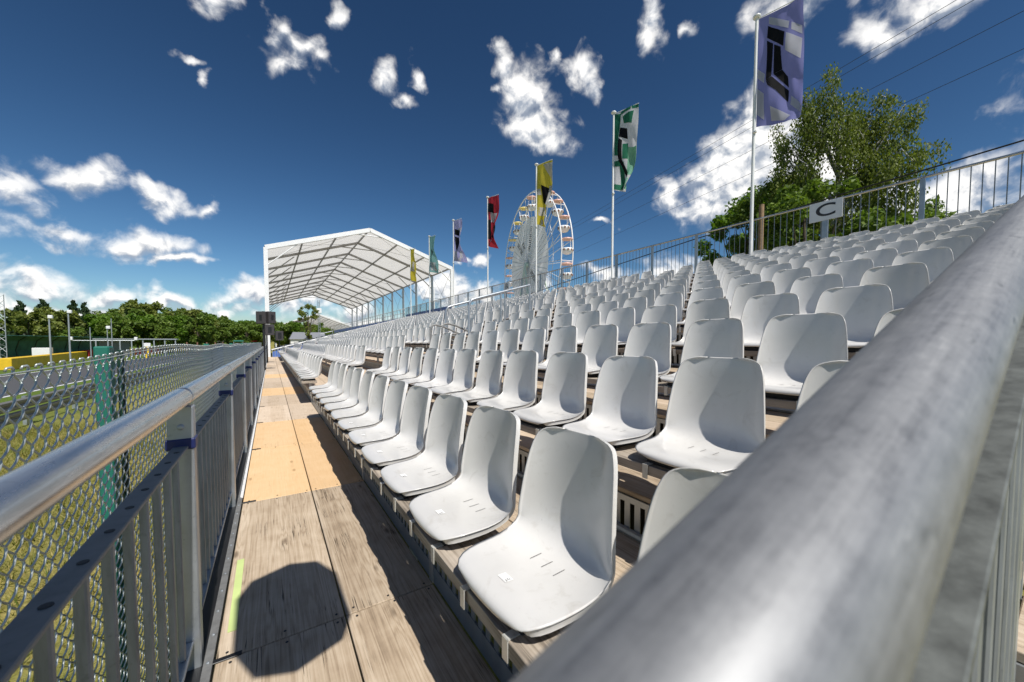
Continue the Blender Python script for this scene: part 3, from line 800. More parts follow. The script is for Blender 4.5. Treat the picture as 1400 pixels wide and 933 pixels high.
# wind fence on the far part
sg = thing('section_sign', 'white sign with black letter C hung on the back railing', 'sign', (BX - .06, 3.69, 3.0))
MB().cbox((BX - .06, 3.69, 3.23), (.012, .66, .46), .002).build('sign_plate', M['white'], sg)
MB().cbox((BX - .045, 3.69, 2.75), (.02, .11, .6), .003).build('hanger', M['steel'], sg)
def letter(ch, parent, loc, size, sx_=1.3):
    cu = bpy.data.curves.new('letter', 'FONT'); cu.body = ch; cu.size = size; cu.align_x = 'CENTER'; cu.align_y = 'CENTER'; cu.extrude = .001; cu.offset = .012 * size
    tmp = bpy.data.objects.new('letter_source', cu); COL.objects.link(tmp)
    dg = bpy.context.evaluated_depsgraph_get(); me = bpy.data.meshes.new_from_object(tmp.evaluated_get(dg))
    COL.objects.unlink(tmp); bpy.data.objects.remove(tmp)
    me.materials.clear(); me.materials.append(M['ink'])
    o = obj('letter', me, parent, loc)
    rm = Matrix(((0, 0, -1), (-sx_, 0, 0), (0, 1, 0))).to_4x4()
    me.transform(rm); return o
letter('C', sg, (-.0085, 0, .235), .42, 1.45)
sb = thing('section_sign', 'small white sign with black letter B on the far back railing', 'sign', (BX - .06, 18.5, 3.0))
MB().cbox((BX - .06, 18.5, 3.22), (.012, .66, .46), .002).build('sign_plate', M['white'], sb)
letter('B', sb, (-.0085, 0, .225), .42, 1.2)

# end railing across the far end of the stand, with blue sheeting
fe = thing('far_end_railing', 'white topped railing with blue sheeting sloping up the far end of the stand', 'railing', (.1, YEND + .5, H0))
pz = lambda x: -.62 + (x - .1) * .272
MB().rod((.05, YEND + .5, pz(.05)), (BX, YEND + .5, pz(BX)), .05, 8).build('top_rail', M['white'], fe, angle=50)
fbar = MB()
for k in range(60):
    x = .1 + k * .19; z1 = pz(x); fbar.box((x, YEND + .5, z1 - .42), (.035, .035, .8))
fbar.build('baluster', M['palesteel'], fe)['kind'] = 'stuff'
MB().add([(.1, YEND + .56, pz(.1) - .15), (BX, YEND + .56, pz(BX) - .15), (BX, YEND + .56, pz(BX) - .85), (.1, YEND + .56, pz(.1) - .85),
          (.1, YEND + .58, pz(.1) - .15), (BX, YEND + .58, pz(BX) - .15), (BX, YEND + .58, pz(BX) - .85), (.1, YEND + .58, pz(.1) - .85)],
         [(0, 1, 2, 3), (7, 6, 5, 4), (0, 4, 5, 1), (3, 2, 6, 7)]).build('blue_sheet', M['bluecloth'], fe)

# ------------------------------------------------------------------ aisle guard rails
def hoop_rail(label, y, xs, z0, slope, hgt, r=.024, mat='steel', group=None, name='aisle_rail'):
    t = thing(name, label, 'handrail', (xs[0], y, treadz(1) + (xs[0] - XF) * DZ / DXR), group)
    zt = lambda x: z0 + (x - xs[0]) * slope
    path = [(xs[0], y, zt(xs[0]) - hgt), (xs[0], y, zt(xs[0]) - .12), (xs[0] + .02, y, zt(xs[0]) - .05), (xs[0] + .07, y, zt(xs[0] + .07) - .005), (xs[0] + .15, y, zt(xs[0] + .15))] + [(x, y, zt(x)) for x in xs[1:]]
    MB().tube(path, r, 10).build('rail_tube', M[mat], t, angle=50)
    for x in xs[1:]: MB().rod((x, y, zt(x) - .02), (x, y, zt(x) - hgt), r * .9, 8).build('post', M[mat], t, angle=50)
    return t
hoop_rail('tall curved grey handrail on the near side of the aisle', 6.74, [3.32, 4.06, 4.8], .83, .285, 1.15)
hoop_rail('tall curved grey handrail on the far side of the aisle', 8.1, [3.40, 4.2, 5.0], .80, .285, 1.15)
for yy, lab in ((7.1, 'low dark stair hoop rail nearer to the camera in the aisle'), (7.75, 'low dark stair hoop rail on the far side of the aisle')):
    t = thing('stair_hoop', lab, 'handrail', (2.5, yy, treadz(3)))
    for dz_, r_ in ((0, .02), (-.22, .016)):
        MB().tube([(2.9, yy, -.5), (2.9, yy, .28 + dz_), (2.94, yy, .36 + dz_), (3.02, yy, .38 + dz_), (3.2, yy, .34 + dz_), (3.7, yy, .14 + dz_), (3.74, yy, .02 + dz_), (3.74, yy, -.3)], r_, 8).build('rail_tube', M['flatbar'], t, angle=50)
hoop_rail('small tilted handrail in the second aisle far off', 26.9, [2.6, 3.4], .5, .28, .9, .02, 'steel')

# ------------------------------------------------------------------ loudspeakers on masts
def speaker_mast(label, x, y, ztop, boxes, rr=.045):
    t = thing('speaker_mast', label, 'loudspeaker', (x, y, H0), 'loudspeaker masts at the far end of the walkway')
    MB().rod((x, y, H0), (x, y, ztop), rr, 10).build('mast', M['black'], t, angle=50)
    for (dx, z, w, h, d, ry) in boxes:
        rot = Matrix.Rotation(R(ry), 3, 'Z')
        bx_ = MB().cbox((x + dx, y, z), (w, d, h), .13 if dx > .4 else .015, rot).build('speaker_box', M['speaker'], t)  # wide chamfer on the unseen near box rounds its shadow
        MB().cbox(tuple(Vector((x + dx, y, z)) + rot @ Vector((0, -d / 2 - .004, 0))), (max(.1, w - .28), .008, h - .28), .002, rot).build('grille', M['black'], bx_)
speaker_mast('black mast with two large loudspeakers beside the walkway', -.24, 19.2, 1.32, [(-.02, 1.04, .38, .52, .36, -25), (.24, 1.06, .30, .50, .34, 30)])
speaker_mast('unseen loudspeaker mast close to the camera, added to cast the round shadow on boards', -.37, .41, 1.42, [(.47, 1.03, .40, .80, .40, -22)])  # out of view, added to throw the round shadow on the deck
speaker_mast('slim black mast with a grey loudspeaker near the tent post', -.18, 26.0, .95, [(.12, .72, .46, .62, .4, 10)], .04)
speaker_mast('slim mast with a grey loudspeaker right of the tent post', .62, 37.6, .8, [(0, .55, .55, .8, .4, 10)], .04)

# ------------------------------------------------------------------ chain link fence and its posts
FX = -.65
cf = thing('mesh_fence', 'grey chain link fence on square green posts beside the track', 'fence', (FX, 0, GZ))
def topz(y): return -.035 - .05 * max(0.0, (2.9 - y)) * .75 + .012 * math.sin(y * 1.9)
WP = .042
def strand(y, k, ns, sides, rad, zbot):
    z0 = topz(y); nh = int((z0 - zbot) / WP)
    th = np.arange(0, nh * ns + 1) / ns
    ph = th + (k % 2)
    tri = 2 * np.abs((ph % 2) - 1) - 1
    yy = y + WP / 2 * (tri * .82 + .18 * np.cos(np.pi * ph)) * 1.06; xx = FX + .0055 * np.sin(np.pi * ph); zz = z0 - WP * th
    P = np.stack([xx, yy, zz], 1)
    T = np.gradient(P, axis=0); T /= np.linalg.norm(T, axis=1)[:, None]
    A = np.cross(T, np.array([1., 0, 0])); A /= np.linalg.norm(A, axis=1)[:, None]; B = np.cross(T, A)
    w = np.arange(sides) * 2 * np.pi / sides
    V = P[:, None, :] + rad * (A[:, None, :] * np.cos(w)[None, :, None] + B[:, None, :] * np.sin(w)[None, :, None])
    n_ = len(P); i = np.arange(n_ - 1)[:, None] * sides; q = np.arange(sides)[None, :]; q2 = (q + 1) % sides
    F = np.stack([i + q, i + q2, i + sides + q2, i + sides + q], -1).reshape(-1, 4)
    return V.reshape(-1, 3), F
for nm, ya, yb, ns, sd, rad, zb in (('mesh_wire', .55, 7.6, 4, 5, .0034, GZ + .05), ('mesh_wire', 7.6, 37.0, 2, 3, .0032, -1.6)):
    VV, FF, o_ = [], [], 0
    for k, y in enumerate(np.arange(ya, yb, WP)):
        v_, f_ = strand(y, k, ns, sd, rad, zb); VV.append(v_ - np.array([FX, 0, GZ])); FF.append(f_ + o_); o_ += len(v_)
    o = obj(nm, arr_mesh(nm, np.concatenate(VV), np.concatenate(FF), M['wire'], True), cf); o['kind'] = 'stuff'
kn = MB()
for k, y in enumerate(np.arange(.55, 7.6, WP * 2)):
    z = topz(y); kn.tube([(FX - .004, y - .010, z - .006), (FX, y - .012, z + .004), (FX + .003, y + .006, z + .006), (FX + .004, y + .014, z - .002)], .0036, 6)
kn.build('mesh_knuckle', M['wire'], cf, True)['kind'] = 'stuff'
MB().tube([(FX + .006, y, topz(y) - .012) for y in np.arange(.5, 37, .35)], .0028, 6).build('tension_wire', M['wire'], cf)
for k, y in enumerate([2.43, 5.95, 9.5, 13.0, 16.5, 20.0, 23.5, 27.0, 30.5, 34.0]):
    MB().cbox((FX - .045, y + .22, (-.02 + GZ) / 2), (.055, .075, -.02 - GZ), .006).build('post', M['green'], cf)
    if k < 3: MB().rod((FX - .014, y + .33, GZ), (FX - .014, y + .33, -.04), .014, 10).build('tension_post', M['darkgreen'], cf, angle=50)

# ------------------------------------------------------------------ guard rail beside the track
am_ = thing('crash_barrier', 'dark steel crash barrier along the near edge of the track', 'barrier', (-6.0, 20, GZ))
for dz_ in (.32, .66):
    w = MB(); pr = [(0, -.15), (.05, -.11), (.05, -.05), (0, -.01), (0, .01), (.05, .05), (.05, .11), (0, .15)]
    v_, f_ = [], []
    for yi, y in enumerate((2, 90)):
        for a, b_ in pr: v_.append((-6.0 + a, y, GZ + dz_ + b_))
    for i in range(7): f_.append((i, i + 1, 8 + i + 1, 8 + i))
    w.add(v_, f_).build('rail_beam', M['flatbar'], am_)
apm = MB().box((-.06, 0, .42), (.08, .12, .84)).mesh('post', M['steel'])
for k in range(24): obj('post', apm, am_, (0, -16 + 3.2 * k, 0))

# ------------------------------------------------------------------ big tent over the far stand
def tent(label, X0, X1, Ya, Yb, ze, zr, nb, braces=True):
    xm = (X0 + X1) / 2; t = thing('event_tent', label, 'tent', (xm, Ya, GZ))
    v_, f_ = [], []
    th = .03
    nj = nb * 2
    for j in range(nj + 1):
        y = Ya + (Yb - Ya) * j / nj
        sag = 0 if j % 2 == 0 else -.05
        for x, z in ((X0, ze), ((X0 + xm) / 2, (ze + zr) / 2 + sag), (xm, zr), ((X1 + xm) / 2, (ze + zr) / 2 + sag), (X1, ze)): v_.append((x, y, z))
    for j in range(nj):
        for i in range(4): f_.append((j * 5 + i, j * 5 + i + 1, j * 5 + 6 + i, j * 5 + 5 + i))
    MB().add(v_, f_).build('roof_membrane', M['membrane'], t)
    dy = (Yb - Ya) / nb
    def raf(y, w, h, mat, nm):
        for (xa, za, xb, zb_) in ((X0, ze, xm, zr), (xm, zr, X1, ze)):
            a, b_ = Vector((xa, y, za - h / 2 - .02)), Vector((xb, y, zb_ - h / 2 - .02)); d = b_ - a
            MB().cbox(tuple((a + b_) / 2), (d.length, w, h), .01, d.to_track_quat('X', 'Z').to_matrix()).build(nm, mat, t)
    for j in range(nb + 1):
        y = Ya + dy * j
        raf(y, .13 if j else .22, .22 if j else .36, M['tentframe'] if j else M['white'], 'rafter')
        for x, s_ in ((X0, 1), (X1, -1)):
            MB().cbox((x + s_ * .02, y, (ze + GZ) / 2 - .1), (.30 if j == 0 else .24, .2, ze - GZ - .2), .01).build('post', M['white'] if j == 0 else M['palesteel'], t)
            if braces:
                MB().rod((x + s_ * .1, y, ze - 1.6), (x + s_ * 2.3, y, ze + (zr - ze) * 2.3 / (xm - X0) - .35), .05, 6).build('knee_brace', M['white'] if j == 0 else M['tentframe'], t)
    for fr in (.0, 1 / 3, 2 / 3, 1.0):
        for sgn in ((1,) if fr == 1.0 else (1, -1)):
            x = X0 + (xm - X0) * fr if sgn > 0 else X1 - (X1 - xm) * fr; z = ze + (zr - ze) * fr - .10
            MB().box((x, (Ya + Yb) / 2, z), (.12, Yb - Ya, .12)).build('purlin', M['tentframe'], t)
    if braces:
        cb = MB()
        for j in range(nb):
            y0, y1 = Ya + dy * j, Ya + dy * (j + 1)
            cb.rod((X1, y0, ze - .2), (X1, y1, 3.0), .016, 4); cb.rod((X1, y1, ze - .2), (X1, y0, 3.0), .016, 4)
            if j % 3 == 0:
                for (xa, xb) in ((X0, xm), (X1, xm)):
                    cb.rod((xa, y0, ze - .15), (xb, y1, zr - .2), .014, 4); cb.rod((xa, y1, ze - .15), (xb, y0, zr - .2), .014, 4)
        cb.build('bracing_cable', M['tentframe'], t)['kind'] = 'stuff'
        for fr in (.30,):
            pass
        for j in range(nb + 1):
            y = Ya + dy * j; k = .80
            xa, xb = X0 + (xm - X0) * k, X1 - (X1 - xm) * k; z = ze + (zr - ze) * k - .2
            MB().rod((xa, y, z), (xb, y, z), .05, 6).build('tie_beam', M['tentframe'] if j else M['white'], t)
    return t
tent('large open sided white event tent over the far stand', -.2, 16.05, YEND + .1, 93.3, 7.85, 10.52, 10)
tent('second white open tent far beyond the first one', 1.5, 27, 150, 205, 5.6, 10.3, 8, False)
cs = thing('covered_stand', 'stepped stand under the white tent', 'grandstand', (1, YEND + 2, GZ))
st = MB()
for n_ in range(1, 14): st.box((XF + DXR * (n_ - .5), (YEND + 2 + 90) / 2, (treadz(n_ + 1) + GZ) / 2), (DXR - .004, 88 - YEND, treadz(n_ + 1) - GZ))
st.build('stepped_deck', M['palesteel'], cs)
rl = MB()
for zz in (3.42, 3.0, 2.6): rl.rod((BX, 38.2, zz), (BX, 90, zz), .03, 6)
for k in range(40): rl.box((BX, 38.4 + 1.3 * k, 2.7), (.05, .05, 1.5))
rl.build('back_rail', M['whitepole'], cs)['kind'] = 'stuff'
MB().box((BX + .05, 64, 2.3), (.01, 50, .5)).build('blue_sheet', M['bluecloth'], cs)

# ------------------------------------------------------------------ flagpoles with banners
PX = 11.3
def flag(label, y, scheme, ph, group='banner flags along the back of the stand', ytw=0.0):
    t = thing('flagpole', label, 'flag', (PX, y, 1.7), group)
    MB().tube([(PX, y, 1.7), (PX, y, 6.0), (PX, y, 8.78)], [.045, .04, .036], 14).build('pole', M['whitepole'], t, angle=50)
    MB().lathe([(.03, -.05), (.085, -.03), (.10, .0), (.09, .03), (.03, .045)], (PX, y, 8.82), 16).build('finial', M['whitepole'], t, angle=50)
    MB().cbox((PX - .03, y - .04, 5.75), (.07, .09, .06), .01).build('tensioner', M['whitepole'], t)
    dirv = Vector((math.sin(R(172)), math.cos(R(172)), -.07)).normalized()
    MB().rod((PX, y, 8.76), tuple(Vector((PX, y, 8.76)) + dirv * 1.06), .012, 8).build('arm', M['whitepole'], t)
    HF = 2.86; side = Vector((1, 0, 0))
    def fp(u, v, off=0.0):
        top = Vector((PX, y, 8.74)) + dirv * (.05 + u * 1.0)
        shrink = 1 - scheme['furl'] * v ** 1.3
        p = Vector((PX, y, 8.74)) + dirv * (.05 + u * shrink)
        amp = (.07 + .18 * v) * (.25 + .75 * u) * min(1, u * 6) * scheme.get('wave', 1)
        wv = math.sin(5.0 * v + 4.5 * u + ph) * amp + math.sin(9 * v - 8 * u + ph * 2) * amp * .45 + math.sin(21 * u + 7 * v + ph) * amp * .12
        sway = scheme['sway'] * v ** 1.4 * u
        return p + side * (wv + sway + off) + Vector((0, 0, -HF * v - scheme.get('dip', .12) * u * v))
    def patch(u0, u1, v0, v1, name, mat, off, skew=0.0, nu=8, nv=10, quad=None):
        vs, fcs = [], []
        for i in range(nv + 1):
            for j in range(nu + 1):
                a, b_ = j / nu, i / nv
                if quad: 
                    q = quad; uu = (1 - b_) * ((1 - a) * q[0][0] + a * q[1][0]) + b_ * ((1 - a) * q[3][0] + a * q[2][0]); vv = (1 - b_) * ((1 - a) * q[0][1] + a * q[1][1]) + b_ * ((1 - a) * q[3][1] + a * q[2][1])
                else: uu = u0 + (u1 - u0) * a; vv = v0 + (v1 - v0) * b_
                vs.append(tuple(fp(uu, vv, off)))
        for i in range(nv):
            for j in range(nu): k = i * (nu + 1) + j; fcs.append((k, k + 1, k + nu + 2, k + nu + 1))
        return vs, fcs
    MB().add(*patch(0, 1, 0, 1, 'c', None, 0, nu=28, nv=56)).build('cloth', scheme['base'], t, True)
    for nm, mt, quads in scheme['prints']:
        mb = MB()
        for q in quads:
            for o_ in ((-.007, .007) if 'logo' in nm else (-.004, .004)): mb.add(*patch(0, 0, 0, 0, 'p', None, o_, quad=q))
        mb.build(nm, mt, t, True)['kind'] = 'stuff'
fcol = lambda n, c: fabric(n, c, .5, .6)
F_PUR, F_PURL, F_WHT, F_BLK = fcol('purple_cloth', (.27, .28, .62)), fcol('lilac_cloth', (.42, .42, .72)), fcol('white_cloth', (.72, .72, .76)), fabric('black_print', (.008, .008, .010), .05, .7)
F_GRN, F_LGR, F_YEL, F_RED, F_TEAL, F_BLU = fcol('green_cloth', (.05, .26, .16)), fcol('mint_cloth', (.34, .66, .48)), fcol('yellow_cloth', (.62, .52, .06)), fcol('red_cloth', (.45, .035, .055)), fcol('teal_cloth', (.22, .45, .45)), fcol('navy_cloth', (.03, .035, .09))
def r4(u0, u1, v0, v1, sl=.0): return [(u0, v0), (u1, v0 + sl), (u1, v1 + sl), (u0, v1)]
LOGO = [[(.21, .10), (.63, .24), (.62, .364), (.19, .20)], [(.19, .225), (.35, .285), (.36, .585), (.24, .60)], [(.24, .602), (.37, .587), (.68, .726), (.667, .824)], [(.24, .605), (.34, .655), (.45, .712), (.285, .655)], [(.38, .30), (.55, .355), (.58, .548), (.40, .565)], [(.40, .567), (.58, .55), (.68, .615), (.68, .70)]]
bands = [[(.23, .02), (.97, .235), (.97, .30), (.23, .085)], [(.67, .255), (.97, .335), (.95, .50), (.66, .405)], [(.0, .46), (.2, .54), (.2, .625), (0, .545)], [(0, .64), (.2, .72), (.19, .95), (0, .88)], [(.72, .765), (.985, .88), (.985, .95), (.71, .845)], [(.33, .84), (.75, .95), (.62, .985), (.33, .965)]]
flag('tall white flagpole nearest the camera with purple banner and black logo', 5.27, dict(base=F_PUR, furl=.06, sway=.12, wave=.8, dip=.03, prints=[('pale_print', F_WHT, bands), ('black_logo', F_BLK, LOGO)]), .4)
flag('white flagpole with green and white banner, second nearest', 10.32, dict(base=F_WHT, furl=.5, sway=.25, prints=[('green_print', F_GRN, [r4(.0, .24, .0, .54, .02), r4(.24, 1, .0, .035), [(.35, .07), (.85, .06), (.8, .2), (.45, .17)], r4(0, .3, .62, .69), [(.28, .62), (.5, .64), (.5, .98), (.28, .98)], r4(.0, .28, .92, .99), r4(.44, .62, .42, .60)]), ('mint_print', F_LGR, [r4(.62, .98, .46, .80), r4(.55, .9, .84, .97)]), ('black_logo', F_BLK, [r4(.26, .62, .20, .32, .05), r4(.25, .42, .335, .60, .04), [(.25, .61), (.43, .62), (.72, .80), (.66, .86)]])]), 1.5)
flag('white flagpole with yellow, white and black banner before the big wheel', 15.31, dict(base=F_YEL, furl=.80, sway=.5, prints=[('pale_print', F_WHT, [[(.45, .02), (1, .03), (1, .34), (.62, .12)], r4(.75, 1, .36, .66), r4(.1, .9, .70, .84), r4(0, .3, .40, .50), r4(.3, .7, .9, .99)]), ('black_logo', F_BLK, [r4(.35, .75, .34, .62, .06)])]), 2.6)
flag('white flagpole with red and black banner', 20.3, dict(base=F_RED, furl=.75, sway=.4, prints=[('pale_print', F_WHT, [r4(.25, .5, .3, .5), r4(.55, .85, .33, .5), r4(.3, .6, .86, .97)]), ('black_logo', F_BLK, [r4(.0, .55, .10, .28, .05), r4(0, .25, .45, .85), r4(.45, .9, .55, .8, .03)])]), 3.3)
flag('white flagpole with lilac, white and navy banner near the tent', 25.4, dict(base=F_PURL, furl=.2, sway=.35, prints=[('pale_print', F_WHT, [r4(.0, .9, .75, .98), r4(.5, .95, .2, .3)]), ('black_logo', F_BLK, [r4(.15, .7, .20, .34, .06), r4(.15, .55, .38, .70, .06)])]), 4.1)
flag('white flagpole with teal and white banner before the tent roof', 30.3, dict(base=F_TEAL, furl=.4, sway=.3, prints=[('pale_print', F_WHT, [r4(.1, .9, .72, .95)]), ('black_logo', F_BLK, [r4(.2, .6, .35, .66, .08)])]), 5.2)
flag('farthest white flagpole with pale yellow banner before the tent', 35.3, dict(base=F_YEL, furl=.8, sway=.2, prints=[('pale_print', F_WHT, [r4(.2, .9, .4, .7)])]), 6.0)

# ------------------------------------------------------------------ ferris wheel
er_ = Vector((math.sin(R(35.26)), math.cos(R(35.26)), 0)); et_ = Vector((math.cos(R(35.26)), -math.sin(R(35.26)), 0))
phi = R(23.5); U = -er_ * math.cos(phi) + et_ * math.sin(phi); Nn = et_ * math.cos(phi) + er_ * math.sin(phi); Zv = Vector((0, 0, 1))
HUB = er_ * 88 + Vector((0, 0, 17.95)); RW = 16.0
fw = thing('ferris_wheel', 'tall white ferris wheel with yellow and coral gondola roofs behind the stand', 'ferris wheel', tuple(HUB - Vector((0, 0, 17.95 - GZ))))
def wp(r, a, n): return HUB + U * (r * math.cos(a)) + Zv * (r * math.sin(a)) + Nn * n
TW = 2 * math.pi
for n_ in (0.0, 2.5):
    MB().tube([tuple(wp(RW, TW * k / 72, n_)) for k in range(73)], .13, 6, False).build('rim', M['white'], fw, True)
MB().tube([tuple(wp(RW * .78, TW * k / 72, 0.0)) for k in range(73)], .06, 5, False).build('inner_rim', M['white'], fw, True)
for k in range(24):
    a = TW * (k + .5) / 24
    s_ = MB()
    for n_ in (0.0, 2.5): s_.rod(tuple(wp(.6, a, .4 + n_ * .7)), tuple(wp(RW, a, n_)), .07, 5)
    s_.rod(tuple(wp(RW * .62, a, .5)), tuple(wp(RW * .8, a + .1, 0.0)), .045, 4); s_.rod(tuple(wp(RW, a, 0)), tuple(wp(RW, a, 2.5)), .07, 5)
    s_.build('spoke', M['white'], fw)
MB().add([tuple(HUB + Nn * -.1)] + [tuple(wp(10.6, TW * k / 48, -.1)) for k in range(48)], [(0, k + 1, (k + 1) % 48 + 1) for k in range(48)]).build('canvas_disc', M['disc'], fw)
ln = MB()
for k in range(24): ln.rod(tuple(wp(.5, TW * (k + .5) / 24, -.16)), tuple(wp(10.5, TW * (k + .5) / 24, -.16)), .035, 4)
ln.build('disc_rib', M['palesteel'], fw)['kind'] = 'stuff'
dots = MB()
for k in range(24):
    for r_ in np.arange(2.0, 10.2, .5):
        p = wp(r_, TW * k / 24, -.14); dots.box(tuple(p), (.13, .13, .13))
dots.build('disc_lamps', M['palesteel'], fw)['kind'] = 'stuff'
lt = MB()
for a, r0, r1 in ((2.36, 4.6, 8.6), (2.05, 4.4, 6.3), (1.32, 3.2, 8.3), (5.5, 2.4, 7.2)):
    r_ = r0; i = 0
    while r_ < r1:
        for dv in ((-.35, .0, .35) if i % 3 else (-.35, .35)):
            c_ = wp(r_, a, -.2); tv = (-U * math.sin(a) + Zv * math.cos(a)); rv_ = (U * math.cos(a) + Zv * math.sin(a))
            b0 = c_ + tv * dv
            lt.add([tuple(b0 + tv * .18), tuple(b0 + rv_ * .22 + tv * .18), tuple(b0 + rv_ * .22 - tv * .18), tuple(b0 - tv * .18)], [(0, 1, 2, 3)])
        r_ += .42; i += 1
lt.build('black_lettering', M['ink'], fw)['kind'] = 'stuff'
hb_ = MB().rod(tuple(HUB - Nn * .8), tuple(HUB + Nn * 3.2), .55, 16); hb_.build('hub', M['palegreen'], fw, angle=40)
for n_ in (-.9, 3.3):
    for sgn in (-1, 1):
        leg = MB(); top = HUB + Nn * n_; bot = HUB + Nn * (n_ * 1.6) + U * (6.2 * sgn) + Vector((0, 0, -(17.95 - GZ)))
        d = (bot - top)
        sd = U * .45
        leg.rod(tuple(top + sd * .3), tuple(bot + sd), .14, 6); leg.rod(tuple(top - sd * .3), tuple(bot - sd), .14, 6)
        for q in range(14):
            f0, f1 = q / 14, (q + 1) / 14; s0 = 1 if q % 2 else -1
            leg.rod(tuple(top + d * f0 + sd * s0 * (.3 + .7 * f0)), tuple(top + d * f1 - sd * s0 * (.3 + .7 * f1)), .06, 4)
        leg.build('support_leg', M['palegreen'], fw)
def gond(mt):
    roof = MB().lathe([(1.18, -.22), (1.12, -.02), (.45, .16), (.06, .24)], (0, 0, 0), 14).mesh('gondola_roof', mt)
    tub = MB().lathe([(.35, -3.05), (.85, -2.85), (1.12, -2.35), (1.18, -1.95), (1.05, -1.93), (1.0, -2.3)], (0, 0, 0), 14).mesh('gondola', M['white'], True)
    return roof, tub
posts_me = MB()
for w in range(4): posts_me.rod((1.0 * math.cos(w * 1.57), 1.0 * math.sin(w * 1.57), -.1), (1.0 * math.cos(w * 1.57), 1.0 * math.sin(w * 1.57), -2.0), .04, 4)
posts_me = posts_me.mesh('gondola_posts', M['white'])
seat_me = MB()
for w in range(9):
    a = w * .7; seat_me.box((1.08 * math.cos(a), 1.08 * math.sin(a), -2.28), (.28, .28, .36))
seat_meR = seat_me.mesh('gondola_motif', M['brownpost'])
GY, GC = gond(M['gyellow']), gond(M['coral'])
for k in range(21):
    a = TW * (k + .45) / 21
    p = wp(RW, a, 1.25)
    yel = 1.75 < a < 2.75
    rf, tb = (GY if yel else GC)
    g_ = obj('gondola', tb, fw, tuple(p - Vector(fw.location)))
    obj('gondola_roof', rf, g_); obj('gondola_posts', posts_me, g_); obj('gondola_motif', seat_meR, g_)['kind'] = 'stuff'

# ------------------------------------------------------------------ trees
def leaf_cloud(centers, radii, n, size, droop=0.0, quad=True, squash=1.0):
    centers = np.array(centers); radii = np.array(radii)
    w = radii ** 2; w = w / w.sum(); idx = rng.choice(len(centers), n, p=w)
    d = rng.normal(size=(n, 3)); d /= np.linalg.norm(d, axis=1)[:, None]
    r = rng.random(n) ** .45
    P = centers[idx] + d * (r * radii[idx])[:, None] * np.array([1, 1, squash])
    if droop: P[:, 2] -= droop * rng.random(n) ** 2 * radii[idx] * 1.6
    nrm = d * .5 + rng.normal(size=(n, 3)) * .6 + np.array([0, 0, .35]); nrm /= np.linalg.norm(nrm, axis=1)[:, None]
    a = np.cross(nrm, rng.normal(size=(n, 3))); a /= np.linalg.norm(a, axis=1)[:, None]; b_ = np.cross(nrm, a)
    s = size * rng.uniform(.6, 1.3, n)[:, None]
    if droop: a = a * .5 + np.array([0, 0, -1.0]) * .8; a /= np.linalg.norm(a, axis=1)[:, None]; b_ = np.cross(nrm, a); b_ /= np.linalg.norm(b_, axis=1)[:, None] + 1e-9
    V = np.stack([P - a * s, P + b_ * s * .5, P + a * s, P - b_ * s * .5], 1).reshape(-1, 3)
    return V, np.arange(n * 4).reshape(-1, 4)
def deciduous(seed, h, w, n, size, lobes=26):
    rs_ = np.random.default_rng(seed); C, RR = [], []
    for k in range(lobes):
        u = rs_.random(); z = h * (.30 + .66 * u); env = w * .5 * math.sin(math.pi * min(1, (.12 + .85 * (1 - u) ** .8))) ** .7
        a = rs_.random() * TW; r = env * rs_.random() ** .5
        C.append((r * math.cos(a), r * math.sin(a), z)); RR.append(w * rs_.uniform(.10, .20))
    return C, RR
def tree_meshes(kind, seed, h, w, n, size):
    if kind == 'conifer':
        C, RR = [], []
        rs_ = np.random.default_rng(seed)
        for k in range(46):
            u = (k / 46); z = h * (.10 + .9 * u); rr = w * .5 * (1 - u) ** .85 + .1
            a = rs_.random() * TW; r = rr * rs_.uniform(.3, .95)
            C.append((r * math.cos(a), r * math.sin(a), z)); RR.append(rr * .34 + .18)
        V, F = leaf_cloud(C, RR, n, size, .25, squash=.6)
        mat = M['leaf_dark']
    else:
        C, RR = deciduous(seed, h, w, n, size)
        V, F = leaf_cloud(C, RR, n, size)
        mat = M[{'mid': 'leaf_mid', 'bright': 'leaf_bright', 'olive': 'leaf_olive'}[kind]]
    crown = arr_mesh('crown', V, F, mat)
    tr = MB().tube([(0, 0, 0), (.05, .03, h * .4), (0, .05, h * .85)], [h * .022, h * .015, h * .004], 7)
    if kind != 'conifer':
        for q in range(0, len(C), 3): tr.tube([(.03, .02, h * .3), tuple(np.array(C[q]) * .6 + np.array([0, 0, h * .16])), tuple(C[q])], [h * .009, h * .006, h * .002], 5)
    return crown, tr.mesh('trunk', M['bark'])
VAR = {}
for kind, cnt, w in (('mid', 3, 9.5), ('bright', 2, 8.5), ('olive', 2, 9), ('conifer', 2, 6.0)):
    VAR[kind] = [tree_meshes(kind, 11 * i + len(kind), 13.0, w, 5200, .50 if kind != 'conifer' else .42) for i in range(cnt)]
KW = {'mid': 'mid green broadleaf tree', 'bright': 'bright green broadleaf tree', 'olive': 'olive green rounded tree', 'conifer': 'dark pointed conifer'}
def put_tree(kind, azd, d, h, label, grp='trees along the far side of the track', i=0, base=GZ):
    x, y = d * math.sin(R(azd)), d * math.cos(R(azd))
    t = thing('conifer_tree' if kind == 'conifer' else 'broadleaf_tree', label, 'tree', (x, y, base), grp)
    t.rotation_euler.z = random.random() * 6.28; s_ = h / 13.0; t.scale = (s_ * random.uniform(.9, 1.15), s_ * random.uniform(.9, 1.15), s_)
    cr, tk = VAR[kind][i % len(VAR[kind])]
    obj('trunk', tk, t); obj('crown', cr, t)
FG = 'trees along the far side of the track'
